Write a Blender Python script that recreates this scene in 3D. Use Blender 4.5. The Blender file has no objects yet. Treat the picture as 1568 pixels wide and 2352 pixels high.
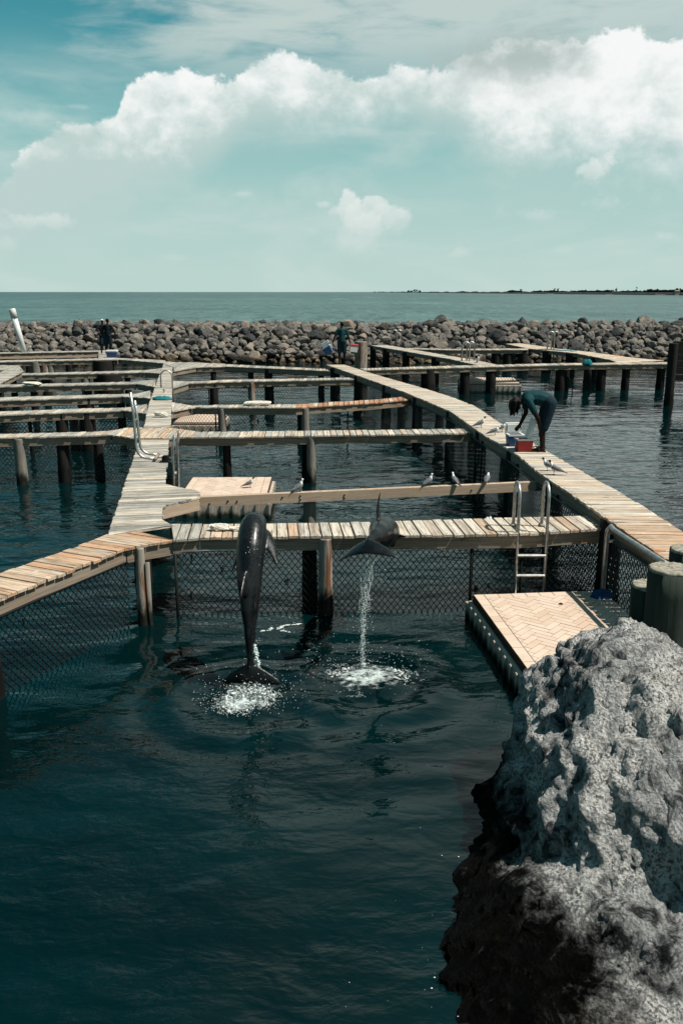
import bpy, bmesh, math, random
import numpy as np
from mathutils import Vector, Matrix, noise as mnoise
random.seed(7); RNG = np.random.default_rng(11)
R = math.radians
scene = bpy.context.scene
C = scene.collection

# ------------------------------------------------------------------ camera
CAM_H = 4.2                      # eye height above the water (water = z 0)
FPX, IW, IH, YH = 2010.0, 1568.0, 2352.0, 670.0   # focal length, frame and horizon row of the survey grid
PITCH = math.atan((IH/2 - YH)/FPX)
cd = bpy.data.cameras.new('camera'); cam = bpy.data.objects.new('camera', cd); C.objects.link(cam)
cam.location = (0, 0, CAM_H); cam.rotation_euler = (math.pi/2 - PITCH, 0, 0)
cd.sensor_fit = 'HORIZONTAL'; cd.sensor_width = 24.0; cd.lens = 24.0*FPX/IW
cd.clip_start = 0.05; cd.clip_end = 120000
scene.camera = cam

# ------------------------------------------------------------------ sun and exposure
SUN_EL, SUN_AZ = R(59), R(105)                  # azimuth clockwise from +Y (the view direction)
sdir = Vector((math.sin(SUN_AZ)*math.cos(SUN_EL), math.cos(SUN_AZ)*math.cos(SUN_EL), math.sin(SUN_EL)))
sl = bpy.data.lights.new('sun', 'SUN'); sl.energy = 5.0; sl.angle = R(0.53); sl.color = (1.0, 0.94, 0.85)
so = bpy.data.objects.new('sun', sl); C.objects.link(so)
so.rotation_euler = sdir.to_track_quat('Z', 'Y').to_euler(); so.location = (30, -10, 40)
vs = scene.view_settings
vs.view_transform = 'Standard'; vs.look = 'None'; vs.gamma = 1.0; vs.exposure = 0.80; vs.use_curve_mapping = False
scene.cycles.max_bounces = 6; scene.cycles.diffuse_bounces = 3; scene.cycles.glossy_bounces = 4
scene.cycles.transparent_max_bounces = 8
scene.cycles.caustics_reflective = False; scene.cycles.caustics_refractive = False

# ------------------------------------------------------------------ survey grid -> world
def ray(px, py):
    u = (px - IW/2)/FPX; v = -(py - IH/2)/FPX
    cp, sp = math.cos(PITCH), math.sin(PITCH)
    return Vector((u, cp + v*sp, -sp + v*cp))
def W(px, py, z=0.0):
    d = ray(px, py); t = (z - CAM_H)/d.z
    return Vector((d.x*t, d.y*t, z))
def WY(px, py, Y):
    d = ray(px, py); t = Y/d.y
    return Vector((d.x*t, Y, CAM_H + d.z*t))

# ------------------------------------------------------------------ tiny node language
class X:
    def __init__(s, nt, sock): s.nt, s.s = nt, sock
    def _m(s, op, *a, clamp=False):
        n = s.nt.nodes.new('ShaderNodeMath'); n.operation = op; n.use_clamp = clamp
        for i, v in enumerate((s,)+a):
            if isinstance(v, X): s.nt.links.new(v.s, n.inputs[i])
            else: n.inputs[i].default_value = v
        return X(s.nt, n.outputs[0])
    def __add__(s, o): return s._m('ADD', o)
    def __radd__(s, o): return s._m('ADD', o)
    def __sub__(s, o): return s._m('SUBTRACT', o)
    def __rsub__(s, o): return (s*-1.0)+o
    def __mul__(s, o): return s._m('MULTIPLY', o)
    def __rmul__(s, o): return s._m('MULTIPLY', o)
    def __truediv__(s, o): return s._m('DIVIDE', o)
    def pow(s, p): return s._m('POWER', p)
    def sat(s): return s._m('ADD', 0.0, clamp=True)
    def mx(s, o): return s._m('MAXIMUM', o)
    def mn(s, o): return s._m('MINIMUM', o)
    def sqrt(s): return s._m('SQRT')
    def absv(s): return s._m('ABSOLUTE')
    def step(s, a, b):                      # smoothstep a..b
        n = s.nt.nodes.new('ShaderNodeMapRange'); n.interpolation_type = 'SMOOTHSTEP'
        s.nt.links.new(s.s, n.inputs[0]); n.inputs[1].default_value = a; n.inputs[2].default_value = b
        n.inputs[3].default_value = 0; n.inputs[4].default_value = 1
        return X(s.nt, n.outputs[0])
class NT:
    def __init__(s, nt): s.nt = nt; nt.nodes.clear()
    def node(s, t, **kw):
        n = s.nt.nodes.new(t)
        for k, v in kw.items(): setattr(n, k, v)
        return n
    def link(s, a, b): s.nt.links.new(a.s if isinstance(a, X) else a, b)
    def put(s, sock, v):
        if isinstance(v, X): s.nt.links.new(v.s, sock)
        elif isinstance(v, bpy.types.NodeSocket): s.nt.links.new(v, sock)
        elif isinstance(v, (tuple, list)) and len(v) == 3 and sock.type == 'RGBA': sock.default_value = (*v, 1)
        else: sock.default_value = v
    def coord(s, kind='Object'):
        n = s.node('ShaderNodeTexCoord'); return n.outputs[kind]
    def pos(s): return s.node('ShaderNodeNewGeometry').outputs['Position']
    def sep(s, v):
        n = s.node('ShaderNodeSeparateXYZ'); s.nt.links.new(v, n.inputs[0]); return [X(s.nt, o) for o in n.outputs]
    def comb(s, *a):
        n = s.node('ShaderNodeCombineXYZ')
        for i, v in enumerate(a): s.put(n.inputs[i], v)
        return n.outputs[0]
    def scale(s, v, sc, off=(0, 0, 0)):
        n = s.node('ShaderNodeMapping'); s.nt.links.new(v, n.inputs[0]); n.inputs['Scale'].default_value = sc
        n.inputs['Location'].default_value = off
        return n.outputs[0]
    def noise(s, v, scale=1.0, detail=4, rough=0.55, dist=0.0, w=None, lac=2.0):
        n = s.node('ShaderNodeTexNoise'); n.noise_dimensions = '4D' if w is not None else '3D'
        s.nt.links.new(v, n.inputs['Vector']); n.inputs['Scale'].default_value = scale
        n.inputs['Detail'].default_value = detail; n.inputs['Roughness'].default_value = rough
        n.inputs['Distortion'].default_value = dist; n.inputs['Lacunarity'].default_value = lac
        if w is not None: s.put(n.inputs['W'], w)
        return X(s.nt, n.outputs[0])
    def voronoi(s, v, scale=1.0, feature='F1', rnd=1.0):
        n = s.node('ShaderNodeTexVoronoi'); n.feature = feature; s.nt.links.new(v, n.inputs['Vector'])
        n.inputs['Scale'].default_value = scale; n.inputs['Randomness'].default_value = rnd
        return X(s.nt, n.outputs['Distance'])
    def mix(s, f, a, b, mode='MIX'):
        n = s.node('ShaderNodeMix', data_type='RGBA', blend_type=mode); s.put(n.inputs[0], f)
        s.put(n.inputs[6], a); s.put(n.inputs[7], b); return n.outputs[2]
    def bump(s, h, strength=0.3, dist=0.02, prev=None):
        n = s.node('ShaderNodeBump'); n.inputs['Strength'].default_value = strength; n.inputs['Distance'].default_value = dist
        s.put(n.inputs['Height'], h)
        if prev is not None: s.nt.links.new(prev, n.inputs['Normal'])
        return n.outputs[0]
    def curve(s, x, pts):
        n = s.node('ShaderNodeFloatCurve'); c = n.mapping.curves[0]
        while len(c.points) > 2: c.points.remove(c.points[1])
        c.points[0].location = pts[0]; c.points[1].location = pts[-1]
        for p in pts[1:-1]: c.points.new(*p)
        n.mapping.update(); s.put(n.inputs['Value'], x); return X(s.nt, n.outputs[0])
    def out(s, bsdf, disp=None):
        o = s.node('ShaderNodeOutputMaterial'); s.nt.links.new(bsdf, o.inputs[0])
    def principled(s, color, rough=0.6, metal=0.0, normal=None, spec=0.5, **kw):
        b = s.node('ShaderNodeBsdfPrincipled'); s.put(b.inputs['Base Color'], s.mix(1.0, color, (ALBEDO,)*3, 'MULTIPLY')); s.put(b.inputs['Roughness'], rough)
        s.put(b.inputs['Metallic'], metal); b.inputs['Specular IOR Level'].default_value = spec
        if normal is not None: s.nt.links.new(normal, b.inputs['Normal'])
        for k, v in kw.items(): s.put(b.inputs[k], v)
        o = s.node('ShaderNodeOutputMaterial'); s.nt.links.new(b.outputs[0], o.inputs[0]); return b
ALBEDO = 0.68                     # one overall reflectance scale, set together with the exposure
MATS = {}
def mat(name):
    m = bpy.data.materials.new(name); m.use_nodes = True; MATS[name] = m
    return m, NT(m.node_tree)

# ------------------------------------------------------------------ world: clear teal sky with a cumulus bank, high veil and small cumuli
wd = bpy.data.worlds.new('World'); scene.world = wd; wd.use_nodes = True
t = NT(wd.node_tree)
def sky_uv(px, py):
    d = ray(px, py); return math.atan2(d.x, d.y), d.z/math.hypot(d.x, d.y)
AZ0, AZ1, VMAX = -0.40, 0.40, 0.36
def prof(pts):
    out = []
    for px, py in pts:
        a, v = sky_uv(px, py); out.append(((a-AZ0)/(AZ1-AZ0), min(1, max(0, v/VMAX))))
    return out
sky = t.node('ShaderNodeTexSky', sky_type='NISHITA', sun_disc=False)
sky.sun_elevation = SUN_EL; sky.sun_rotation = SUN_AZ; sky.altitude = 0; sky.air_density = 1.0; sky.dust_density = 0.6; sky.ozone_density = 1.0
dirv = t.coord('Generated'); dx, dy, dz = t.sep(dirv)
hor = (dx*dx + dy*dy).sqrt().mx(0.001)
V = dz/hor                                         # tangent of the elevation
az = dx._m('ARCTAN2', dy)
ua = ((az - AZ0)/(AZ1-AZ0)).sat()
P3 = t.comb(dx/hor, dy/hor, V*1.25)                # cylinder coordinates: clouds keep their size with height
def ncl(scale, detail=6, rough=.55, dist=0.0, off=(0, 0, 0), st=(1, 1, 1)):
    return t.noise(t.scale(P3, st, off), scale, detail, rough, dist)
# --- clear sky, pulled to the teal of the photograph
base = t.mix(1.0, sky.outputs[0], (0.30, 0.98, 0.78), 'MULTIPLY')
low = (1.0 - V.step(0.06, 0.29))
base = t.mix(low*0.96, base, (4.1, 6.2, 6.05))
base = t.mix((1.0 - V.step(0.0, 0.15))*0.90, base, (5.3, 6.95, 6.5))
# --- high broken veil
nv = ncl(3.2, 5, .6, .4, (3.1, 1.7, 0), (1, 1, 3.2))
nv2 = ncl(9, 5, .62, .6, (0.4, 5.2, 0), (1, 1, 4.0))
veil = (nv*0.80 + nv2*0.45 + ((az+0.10)*0.62)._m('MINIMUM', 0.13)).step(0.44, 0.74)*V.step(0.17, 0.27)*(1.0 - V.step(.38, 1.1)*.75)
col = t.mix(veil*0.90, base, (5.9, 6.9, 6.6))
# --- thin stratus haze lying in the lower sky
nh = ncl(5, 6, .58, .5, (6.2, 3.3, .4), (1, 1, 2.4))
col = t.mix(nh.step(.42, .68)*(1.0 - V.step(.17, .26))*.50, col, (6.3, 7.4, 7.1))
# --- main cumulus bank
top = t.curve(ua, prof([(-60, 450), (0, 408), (60, 345), (140, 288), (205, 284), (262, 268), (288, 214), (330, 178), (415, 158), (465, 178), (530, 168), (615, 116), (690, 128), (745, 140), (800, 152), (850, 170), (918, 134), (990, 152), (1075, 120), (1150, 100), (1290, 84), (1450, 62), (1568, 84), (1640, 70)]))*VMAX
bot = t.curve(ua, prof([(-60, 600), (0, 585), (150, 565), (260, 520), (340, 455), (480, 400), (560, 345), (660, 350), (760, 345), (1000, 340), (1080, 380), (1180, 450), (1290, 455), (1420, 430), (1568, 420), (1640, 420)]))*VMAX
inner = (az.absv()).step(0.42, 0.75)
nb = ncl(15, 7, .62, .15, (1.0, 0, .3))
nbl = ncl(42, 6, .62, .2, (4.0, 2, .3))
edge = top + (nb - 0.5)*0.050 + (nbl - 0.5)*0.030 - V
m_top = edge.step(0.0, 0.0075)
fade = ((V - bot)/((top - bot).mx(0.01)))
nf = ncl(7, 6, .58, .4, (2.2, 8.1, .9))
body = (fade*1.15 + (nf - 0.5)*0.9 + (az.absv())*.7).step(-0.15, 0.72)
bank = m_top*body*(1.0 - inner)
lit = (fade*0.85 + (nb - 0.5)*1.9 + (nf - .5)*1.5 + (nbl - .5)*.9 + (az*1.3) - .16).step(-.05, 0.95)
ccol = t.mix(lit, (5.3, 6.7, 6.45), (9.7, 9.9, 9.8))
col = t.mix(bank*0.98, col, ccol)
# --- grey cloud drifting in front of the bright bank, and small cumuli: soft ellipses broken up by noise
NPUFF = ncl(24, 5, .62, .2, (1, 2, 3))
def puff(px, py, rx, ry, nscale, namp, soft, off):
    a0, v0 = sky_uv(px, py)
    ex = (az - a0)/(rx/FPX); ey = (V - v0)/(ry/FPX)
    r2 = (ex*ex + ey*ey).sqrt()
    n = NPUFF*.5 + nbl*.5
    return ((1.0 - r2)*.9 + (n - 0.5)*namp*1.6 - .12).step(0.0, soft)*(ey*.55 + .95).sat()
g = puff(1175, 145, 250, 100, 16, 1.0, .7, (7, 3, 1))
col = t.mix(g*0.95, col, (4.3, 5.3, 5.1))
def shade(px, py, ry, off):
    a0, v0 = sky_uv(px, py)
    return (((V - v0)/(ry/FPX))*0.5 + 0.55 + (nbl - .5)*0.9).sat()
for (px, py, rx, ry, ns, na, sf, op, off) in [
        (815, 560, 96, 62, 22, 1.0, .9, .60, (3, 9, 3)), (830, 520, 86, 54, 22, 1.2, .7, .60, (3, 9, 3)), (912, 506, 46, 34, 26, 1.6, .4, .60, (5, 2, 3)), (798, 484, 34, 50, 28, 1.1, .20, .88, (1, 2, 3)), (818, 500, 40, 40, 28, 1.1, .25, .75, (1, 2, 3)), (868, 472, 40, 28, 26, 1.3, .22, .85, (5, 2, 3)), (888, 492, 44, 32, 26, 1.3, .25, .75, (5, 2, 3)), (845, 520, 60, 34, 26, 1.3, .4, .65, (5, 2, 3)),
        (745, 470, 34, 15, 34, 1.5, .4, .55, (9, 1, 2)), (768, 486, 30, 22, 34, 1.5, .4, .55, (9, 1, 2)), (1355, 393, 52, 36, 24, 2.6, .6, .75, (2, 6, 1)), (1400, 468, 60, 26, 22, 2.4, .8, .35, (8, 8, 1)),
        (100, 508, 96, 26, 20, 1.9, .5, .62, (4, 4, 7)), (1230, 495, 95, 22, 20, 1.8, .8, .38, (6, 5, 2)), (1060, 583, 42, 24, 24, 1.6, .7, .38, (1, 8, 8)),
        (560, 446, 34, 9, 24, 1.4, .9, .35, (3, 3, 3)), (405, 595, 60, 18, 20, 1.6, .9, .28, (2, 2, 9)), (1540, 545, 50, 20, 22, 1.6, .7, .40, (9, 9, 1)),
        (1290, 578, 50, 20, 24, 2.0, .9, .25, (5, 7, 7)), (715, 530, 40, 26, 24, 1.6, .9, .3, (6, 1, 6)), (20, 560, 30, 22, 24, 1.6, .8, .35, (1, 1, 5)),
        (70, 270, 130, 24, 16, 2.0, 1.0, .35, (7, 7, 4)), (170, 245, 90, 10, 16, 2.0, 1.0, .3, (2, 7, 6))]:
    p = puff(px, py, rx, ry, ns, na, sf, off)
    col = t.mix(p*op, col, t.mix(shade(px, py, ry, off), (5.6, 7.0, 6.65), (8.0, 8.6, 8.35)))
bg = t.node('ShaderNodeBackground'); t.nt.links.new(col, bg.inputs[0]); bg.inputs[1].default_value = 0.055
wd.cycles.sampling_method = 'MANUAL'; wd.cycles.sample_map_resolution = 256
wo = t.node('ShaderNodeOutputWorld'); t.nt.links.new(bg.outputs[0], wo.inputs[0])

# ------------------------------------------------------------------ numpy gradient noise
_perm = RNG.permutation(256); _perm = np.concatenate([_perm, _perm, _perm])
_g = RNG.normal(size=(256, 3)); _g /= np.linalg.norm(_g, axis=1)[:, None]
def pnoise(p):
    p = np.asarray(p, float); i = np.floor(p).astype(int); f = p - i; i &= 255
    u = f*f*f*(f*(f*6-15)+10); out = np.zeros(len(p))
    for a in (0, 1):
        for b in (0, 1):
            for c in (0, 1):
                h = _perm[_perm[_perm[(i[:, 0]+a) & 255] + ((i[:, 1]+b) & 255)] + ((i[:, 2]+c) & 255)]
                d = ((f - (a, b, c))*_g[h]).sum(1)
                w = (u[:, 0] if a else 1-u[:, 0])*(u[:, 1] if b else 1-u[:, 1])*(u[:, 2] if c else 1-u[:, 2])
                out += d*w
    return out*1.5
def fbm(p, octv=4, gain=.5, lac=2.03, ridge=False):
    p = np.asarray(p, float); s = np.zeros(len(p)); a = 1.0
    for k in range(octv):
        n = pnoise(p*lac**k + 17.3*k); s += a*((1-2*np.abs(n)) if ridge else n); a *= gain
    return s

# ------------------------------------------------------------------ mesh helpers
def link(o, parent=None):
    C.objects.link(o)
    if parent is not None:
        o.parent = parent; o.matrix_parent_inverse = PINV.get(parent.name) or parent.matrix_world.inverted()
    return o
PINV = {}
def meshobj(name, verts, faces, m=None, parent=None, smooth=False, loc=None):
    me = bpy.data.meshes.new(name); me.from_pydata([tuple(v) for v in verts], [], [tuple(f) for f in faces])
    if smooth: me.polygons.foreach_set('use_smooth', [True]*len(me.polygons))
    if m is not None:
        for mm in (m if isinstance(m, (list, tuple)) else [m]): me.materials.append(MATS[mm])
    me.update()
    o = bpy.data.objects.new(name, me)
    if loc is not None: o.location = loc
    return link(o, parent)
def thing(name, label, cat, loc=(0, 0, 0), rz=0.0, group=None):
    o = bpy.data.objects.new(name, None); C.objects.link(o); o.empty_display_size = .2
    o.location = loc; o.rotation_euler = (0, 0, rz)
    m = Matrix.Translation(Vector(loc)) @ Matrix.Rotation(rz, 4, 'Z'); PINV[o.name] = m.inverted()
    return tag(o, label, cat, group)
def tag(o, label=None, cat=None, group=None, kind=None):
    if label: o['label'] = label
    if cat: o['category'] = cat
    if group: o['group'] = group
    if kind: o['kind'] = kind
    return o
class MB:
    """collects shapes into one mesh"""
    def __init__(s): s.v = []; s.f = []; s.mi = []
    def add(s, v, f, mi=0):
        b = len(s.v); s.v += [tuple(x) for x in v]; s.f += [tuple(i+b for i in q) for q in f]; s.mi += [mi]*len(f)
    def quadprism(s, quad, z0, z1, cham=0.0, mi=0):
        """quad of (x,y) counter-clockwise; chamfered top"""
        n = len(quad); c = np.mean(np.array(quad), 0)
        lay = [[(q[0], q[1], z0) for q in quad]]
        if cham:
            lay.append([(q[0], q[1], z1-cham) for q in quad]); tq = []
            for q in quad:
                d = np.array(q)-c; L = np.linalg.norm(d); tq.append(tuple(c + d*max(0, 1-cham*1.4/max(L, 1e-6))))
            ins = inset(quad, cham); lay.append([(q[0], q[1], z1) for q in ins])
        else: lay.append([(q[0], q[1], z1) for q in quad])
        v = [p for l in lay for p in l]; f = [tuple(range(n))[::-1], tuple(range((len(lay)-1)*n, len(lay)*n))]
        for k in range(len(lay)-1):
            for i in range(n): j = (i+1) % n; f.append((k*n+i, k*n+j, (k+1)*n+j, (k+1)*n+i))
        s.add(v, f, mi)
    def box(s, c, size, rz=0.0, mi=0, cham=0.0, tilt=None):
        hx, hy, hz = size[0]/2, size[1]/2, size[2]/2
        t = MB(); t.quadprism([(-hx, -hy), (hx, -hy), (hx, hy), (-hx, hy)], -hz, hz, cham)
        m = Matrix.Translation(Vector(c)) @ Matrix.Rotation(rz, 4, 'Z')
        if tilt is not None: m = m @ tilt
        s.add([m @ Vector(v) for v in t.v], t.f, mi)
    def rings(s, rings, closed=True, cap=True, mi=0):
        n = len(rings[0]); v = [p for r in rings for p in r]; f = []
        for k in range(len(rings)-1):
            for i in range(n):
                j = (i+1) % n
                f.append((k*n+i, k*n+j, (k+1)*n+j, (k+1)*n+i))
        if cap: f.append(tuple(range(n))[::-1]); f.append(tuple(range((len(rings)-1)*n, len(rings)*n)))
        s.add(v, f, mi)
    def tube(s, path, r, n=8, mi=0, cap=True):
        P = [Vector(p) for p in path]; rr = r if isinstance(r, (list, tuple)) else [r]*len(P)
        rings = []; prev = None
        for k, p in enumerate(P):
            tan = (P[min(k+1, len(P)-1)] - P[max(k-1, 0)]).normalized()
            if prev is None: a = tan.orthogonal().normalized()
            else: a = (prev - tan*prev.dot(tan)); a = a.normalized() if a.length > 1e-6 else tan.orthogonal().normalized()
            b = tan.cross(a); prev = a
            rings.append([p + (a*math.cos(2*math.pi*i/n) + b*math.sin(2*math.pi*i/n))*rr[k] for i in range(n)])
        s.rings(rings, cap=cap, mi=mi)
    def lathe(s, prof, c=(0, 0), n=14, mi=0, wob=0.0):
        rings = []
        for r, z in prof: rings.append([(c[0]+r*math.cos(2*math.pi*i/n)*(1+random.uniform(-wob, wob)), c[1]+r*math.sin(2*math.pi*i/n)*(1+random.uniform(-wob, wob)), z) for i in range(n)])
        s.rings(rings, mi=mi)
    def ell(s, c, r, rot=None, nu=10, nv=7, mi=0):
        rings = []
        for k in range(1, nv):
            a = math.pi*k/nv; rings.append([Vector((math.sin(a)*math.cos(2*math.pi*i/nu)*r[0], math.sin(a)*math.sin(2*math.pi*i/nu)*r[1], -math.cos(a)*r[2])) for i in range(nu)])
        m = (rot or Matrix.Identity(3))
        s.rings([[Vector(c) + m @ p for p in q] for q in rings], mi=mi)
    def build(s, name, m, parent=None, smooth=False, loc=None):
        v = s.v
        if loc is not None: v = [(p[0]-loc[0], p[1]-loc[1], p[2]-loc[2]) for p in v]
        o = meshobj(name, v, s.f, m, parent, smooth, loc)
        if any(s.mi): o.data.polygons.foreach_set('material_index', s.mi)
        return o
def inset(q, d):
    """inset a convex counter-clockwise polygon by d"""
    n = len(q); out = []
    for i in range(n):
        p0, p1, p2 = (np.array(q[(i-1) % n]), np.array(q[i]), np.array(q[(i+1) % n]))
        a = p1-p0; b = p2-p1; a = a/(np.linalg.norm(a)+1e-9); b = b/(np.linalg.norm(b)+1e-9)
        n1 = np.array((-a[1], a[0])); n2 = np.array((-b[1], b[0])); k = n1+n2; L = k.dot(k)
        out.append(tuple(p1 + (k*(2*d/L) if L > 0.3 else n1*d)))
    return out
def ccw(q):
    a = sum(q[i][0]*q[(i+1) % len(q)][1]-q[(i+1) % len(q)][0]*q[i][1] for i in range(len(q)))
    return list(q) if a > 0 else list(q)[::-1]
def arc(c, r, a0, a1, n, ax, ay):
    c, ax, ay = Vector(c), Vector(ax), Vector(ay)
    return [c + ax*(r*math.cos(a0+(a1-a0)*k/n)) + ay*(r*math.sin(a0+(a1-a0)*k/n)) for k in range(n+1)]
_ICO = {}
def ico(sub):
    if sub not in _ICO:
        bm = bmesh.new(); bmesh.ops.create_icosphere(bm, subdivisions=sub, radius=1)
        _ICO[sub] = (np.array([v.co[:] for v in bm.verts]), np.array([[v.index for v in f.verts] for f in bm.faces])); bm.free()
    return _ICO[sub]
def fastmesh(name, v, f, m, parent=None, smooth=True):
    v = np.asarray(v, np.float32); f = np.asarray(f, np.int32); k = f.shape[1]
    me = bpy.data.meshes.new(name); me.vertices.add(len(v)); me.vertices.foreach_set('co', v.ravel())
    me.loops.add(f.size); me.loops.foreach_set('vertex_index', f.ravel())
    me.polygons.add(len(f)); me.polygons.foreach_set('loop_start', np.arange(0, f.size, k, dtype=np.int32))
    me.polygons.foreach_set('use_smooth', np.full(len(f), smooth)); me.materials.append(MATS[m]); me.update(calc_edges=True); me.validate()
    return link(bpy.data.objects.new(name, me), parent)
def spheres(name, pts, rad, m, parent=None, sub=1, squash=None):
    v0, f0 = ico(sub); pts = np.asarray(pts); rad = np.asarray(rad)
    s = v0[None]*rad[:, None, None] if squash is None else v0[None]*rad[:, None, None]*np.asarray(squash)
    v = (s + pts[:, None]).reshape(-1, 3); f = (f0[None] + (np.arange(len(pts))*len(v0))[:, None, None]).reshape(-1, 3)
    return fastmesh(name, v, f, m, parent)
def remesh(mb, name, m, parent=None, voxel=.012, smooth=4, sf=.5, loc=None):
    """fuse a set of closed shapes into one continuous skin"""
    me = bpy.data.meshes.new('t'); me.from_pydata(mb.v, [], mb.f); me.update()
    o = bpy.data.objects.new('t', me); C.objects.link(o)
    r = o.modifiers.new('r', 'REMESH'); r.mode = 'VOXEL'; r.voxel_size = voxel
    if smooth: k = o.modifiers.new('s', 'SMOOTH'); k.factor = sf; k.iterations = smooth
    dg = bpy.context.evaluated_depsgraph_get(); dg.update()
    nm = bpy.data.meshes.new_from_object(o.evaluated_get(dg)); bpy.data.objects.remove(o); bpy.data.meshes.remove(me)
    nm.name = name; nm.materials.clear()
    for mm in (m if isinstance(m, (list, tuple)) else [m]): nm.materials.append(MATS[mm])
    nm.polygons.foreach_set('use_smooth', [True]*len(nm.polygons))
    if loc is not None: nm.transform(Matrix.Translation(-Vector(loc)))
    q = bpy.data.objects.new(name, nm)
    if loc is not None: q.location = loc
    return link(q, parent)

# ------------------------------------------------------------------ materials
def oinfo(t, what): return t.node('ShaderNodeObjectInfo').outputs[what]
m, t = mat('plank')                                  # weathered board: tint from the object's own colour, grain along local x
co = t.coord(); rnd = X(t.nt, oinfo(t, 'Random'))
gr = t.noise(t.scale(co, (1.4, 30, 30)), 1.0, 7, .70, .8, w=rnd*40.0)
bl = t.noise(t.scale(co, (3, 8, 8)), 1.0, 5, .65, 0, w=rnd*23.0)
cx_, cy_, cz_ = t.sep(co)
c1 = t.mix(gr.step(.36, .58), t.mix(.72, oinfo(t, 'Color'), (.07, .058, .048)), oinfo(t, 'Color'))
c1 = t.mix(bl.step(.50, .70)*.55, c1, (.56, .53, .48)); c1 = t.mix((1.0-bl.step(.30, .42))*.6, c1, (.12, .095, .075))
kn = t.voronoi(t.scale(co, (5.2, 8, 8)), 1.0); c1 = t.mix((1.0-kn.step(.05, .13))*.85, c1, (.05, .033, .022))
ck = (t.noise(t.scale(co, (2.2, 60, 60)), 1.0, 3, .5, .3, w=rnd*11.0)).step(.64, .70); c1 = t.mix(ck*.8, c1, (.03, .025, .02))
dp = t.noise(t.pos(), 9.0, 3, .5); c1 = t.mix(dp.step(.70, .74)*.8, c1, (.72, .71, .68))
t.principled(c1, .80, 0, t.bump(gr + bl*.5 - ck*.8, .75, .008), .22)
m, t = mat('side_board')                             # sun-bleached fascia timber, rust and water marks round the fixings
co = t.pos(); px_, py_, pz_ = t.sep(co)
gr = t.noise(t.scale(co, (1.4, 1.4, 42)), 1.0, 6, .62, 1.2); bl = t.noise(co, 1.1, 4, .55)
c1 = t.mix(gr.step(.3, .66), (.13, .098, .072), (.30, .232, .17))
c1 = t.mix(bl.step(.42, .7)*.5, c1, (.27, .24, .205))
rs = t.voronoi(t.scale(co, (1.35, 1.35, 5.5)), 1.0); rn = t.noise(t.scale(co, (9, 9, 3.5)), 1.0, 4, .6)
rm = (1.0 - (rs + (rn - .5)*.34).step(.06, .19))
c1 = t.mix(rm*.8, c1, t.mix(rn.step(.4, .6), (.055, .03, .018), (.30, .105, .03)))
t.principled(c1, .75, 0, t.bump(gr, .4, .005), .25)
m, t = mat('beam_wood')                              # paler unpainted beam with open grain
co = t.pos(); w = t.noise(t.scale(co, (.55, .55, 9)), 1.0, 3, .5, 1.0)
gr = t.noise(t.comb(w*9.0, w*3.0, w*14.0), 3.0, 4, .6)
c1 = t.mix(gr.step(.35, .62), (.36, .26, .185), (.50, .385, .285))
t.principled(c1, .72, 0, t.bump(gr, .35, .004), .25)
def stained(name, top, low, zl=.55, band=.35, rust=0.0, rough=.8):
    m, t = mat(name); co = t.pos(); x_, y_, z_ = t.sep(co)
    n = t.noise(t.scale(co, (9, 9, 3)), 1.0, 5, .62); n2 = t.noise(t.scale(co, (26, 26, 2.2)), 1.0, 4, .6)
    c = t.mix(n2.step(.35, .65)*.6, top, tuple(v*.5 for v in top))
    if rust: c = t.mix((t.noise(t.scale(co, (11, 11, 1.3)), 1.0, 5, .65).step(.47, .60))*.9, c, (.16, .06, .02))
    c = t.mix(1.0 - (z_ + (n - .5)*.9).step(zl-band, zl+band*.3), c, t.mix(n.step(.4, .6), low, tuple(v*2.2 for v in low)))
    t.principled(c, rough, 0, t.bump(n + n2*.6, .6, .015), .12)
stained('piling_dark', (.022, .020, .018), (.004, .0045, .004), .6)
stained('piling_sleeve', (.23, .21, .18), (.010, .011, .009), .34, .25)
stained('piling_rust', (.34, .31, .27), (.010, .010, .008), .40, .25, .9)
stained('piling_green', (.034, .046, .038), (.02, .03, .024), -2)
m, t = mat('piling_top'); co = t.pos(); n = t.noise(co, 22, 5, .6)
t.principled(t.mix(n.step(.35, .65), (.16, .15, .12), (.36, .33, .27)), .85, 0, t.bump(n, .6, .01), .2)
def plain(name, col, rough=.5, metal=0.0, var=.25, sc=6.0, spec=None, bump=.15):
    spec = (.12 if rough >= .5 else .4) if spec is None else spec
    m, t = mat(name); n = t.noise(t.coord(), sc, 5, .6)
    t.principled(t.mix(n.step(.3, .7), tuple(v*(1-var) for v in col), tuple(min(1, v*(1+var*.6)) for v in col)), rough, metal, t.bump(n, bump, .004), spec)
plain('galvanised', (.50, .51, .50), .42, .85, .3, 14)
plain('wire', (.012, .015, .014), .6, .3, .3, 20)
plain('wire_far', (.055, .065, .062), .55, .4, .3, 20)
plain('pvc', (.72, .74, .72), .4, 0, .12, 3)
plain('rope_white', (.66, .62, .54), .9, 0, .25, 30)
plain('cloth_blue', (.015, .06, .16), .85, 0, .3, 20)
plain('cloth_teal', (.01, .15, .17), .8, 0, .3, 20)
plain('plastic_white', (.74, .76, .74), .35, 0, .06, 8)
plain('plastic_blue', (.02, .075, .22), .35, 0, .1, 8)
plain('plastic_red', (.46, .012, .016), .32, 0, .1, 8)
plain('skin', (.018, .010, .0065), .5, 0, .15, 12)
plain('hair', (.004, .0035, .003), .6, 0, .2, 40)
plain('shirt_teal', (.005, .042, .050), .8, 0, .2, 9)
plain('shirt_navy', (.005, .010, .014), .8, 0, .2, 9)
plain('shorts_navy', (.010, .026, .038), .85, 0, .25, 9)
plain('trim_pale', (.5, .6, .6), .8, 0, .1, 9)
plain('sandal', (.03, .018, .014), .7, 0, .2, 12)
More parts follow.
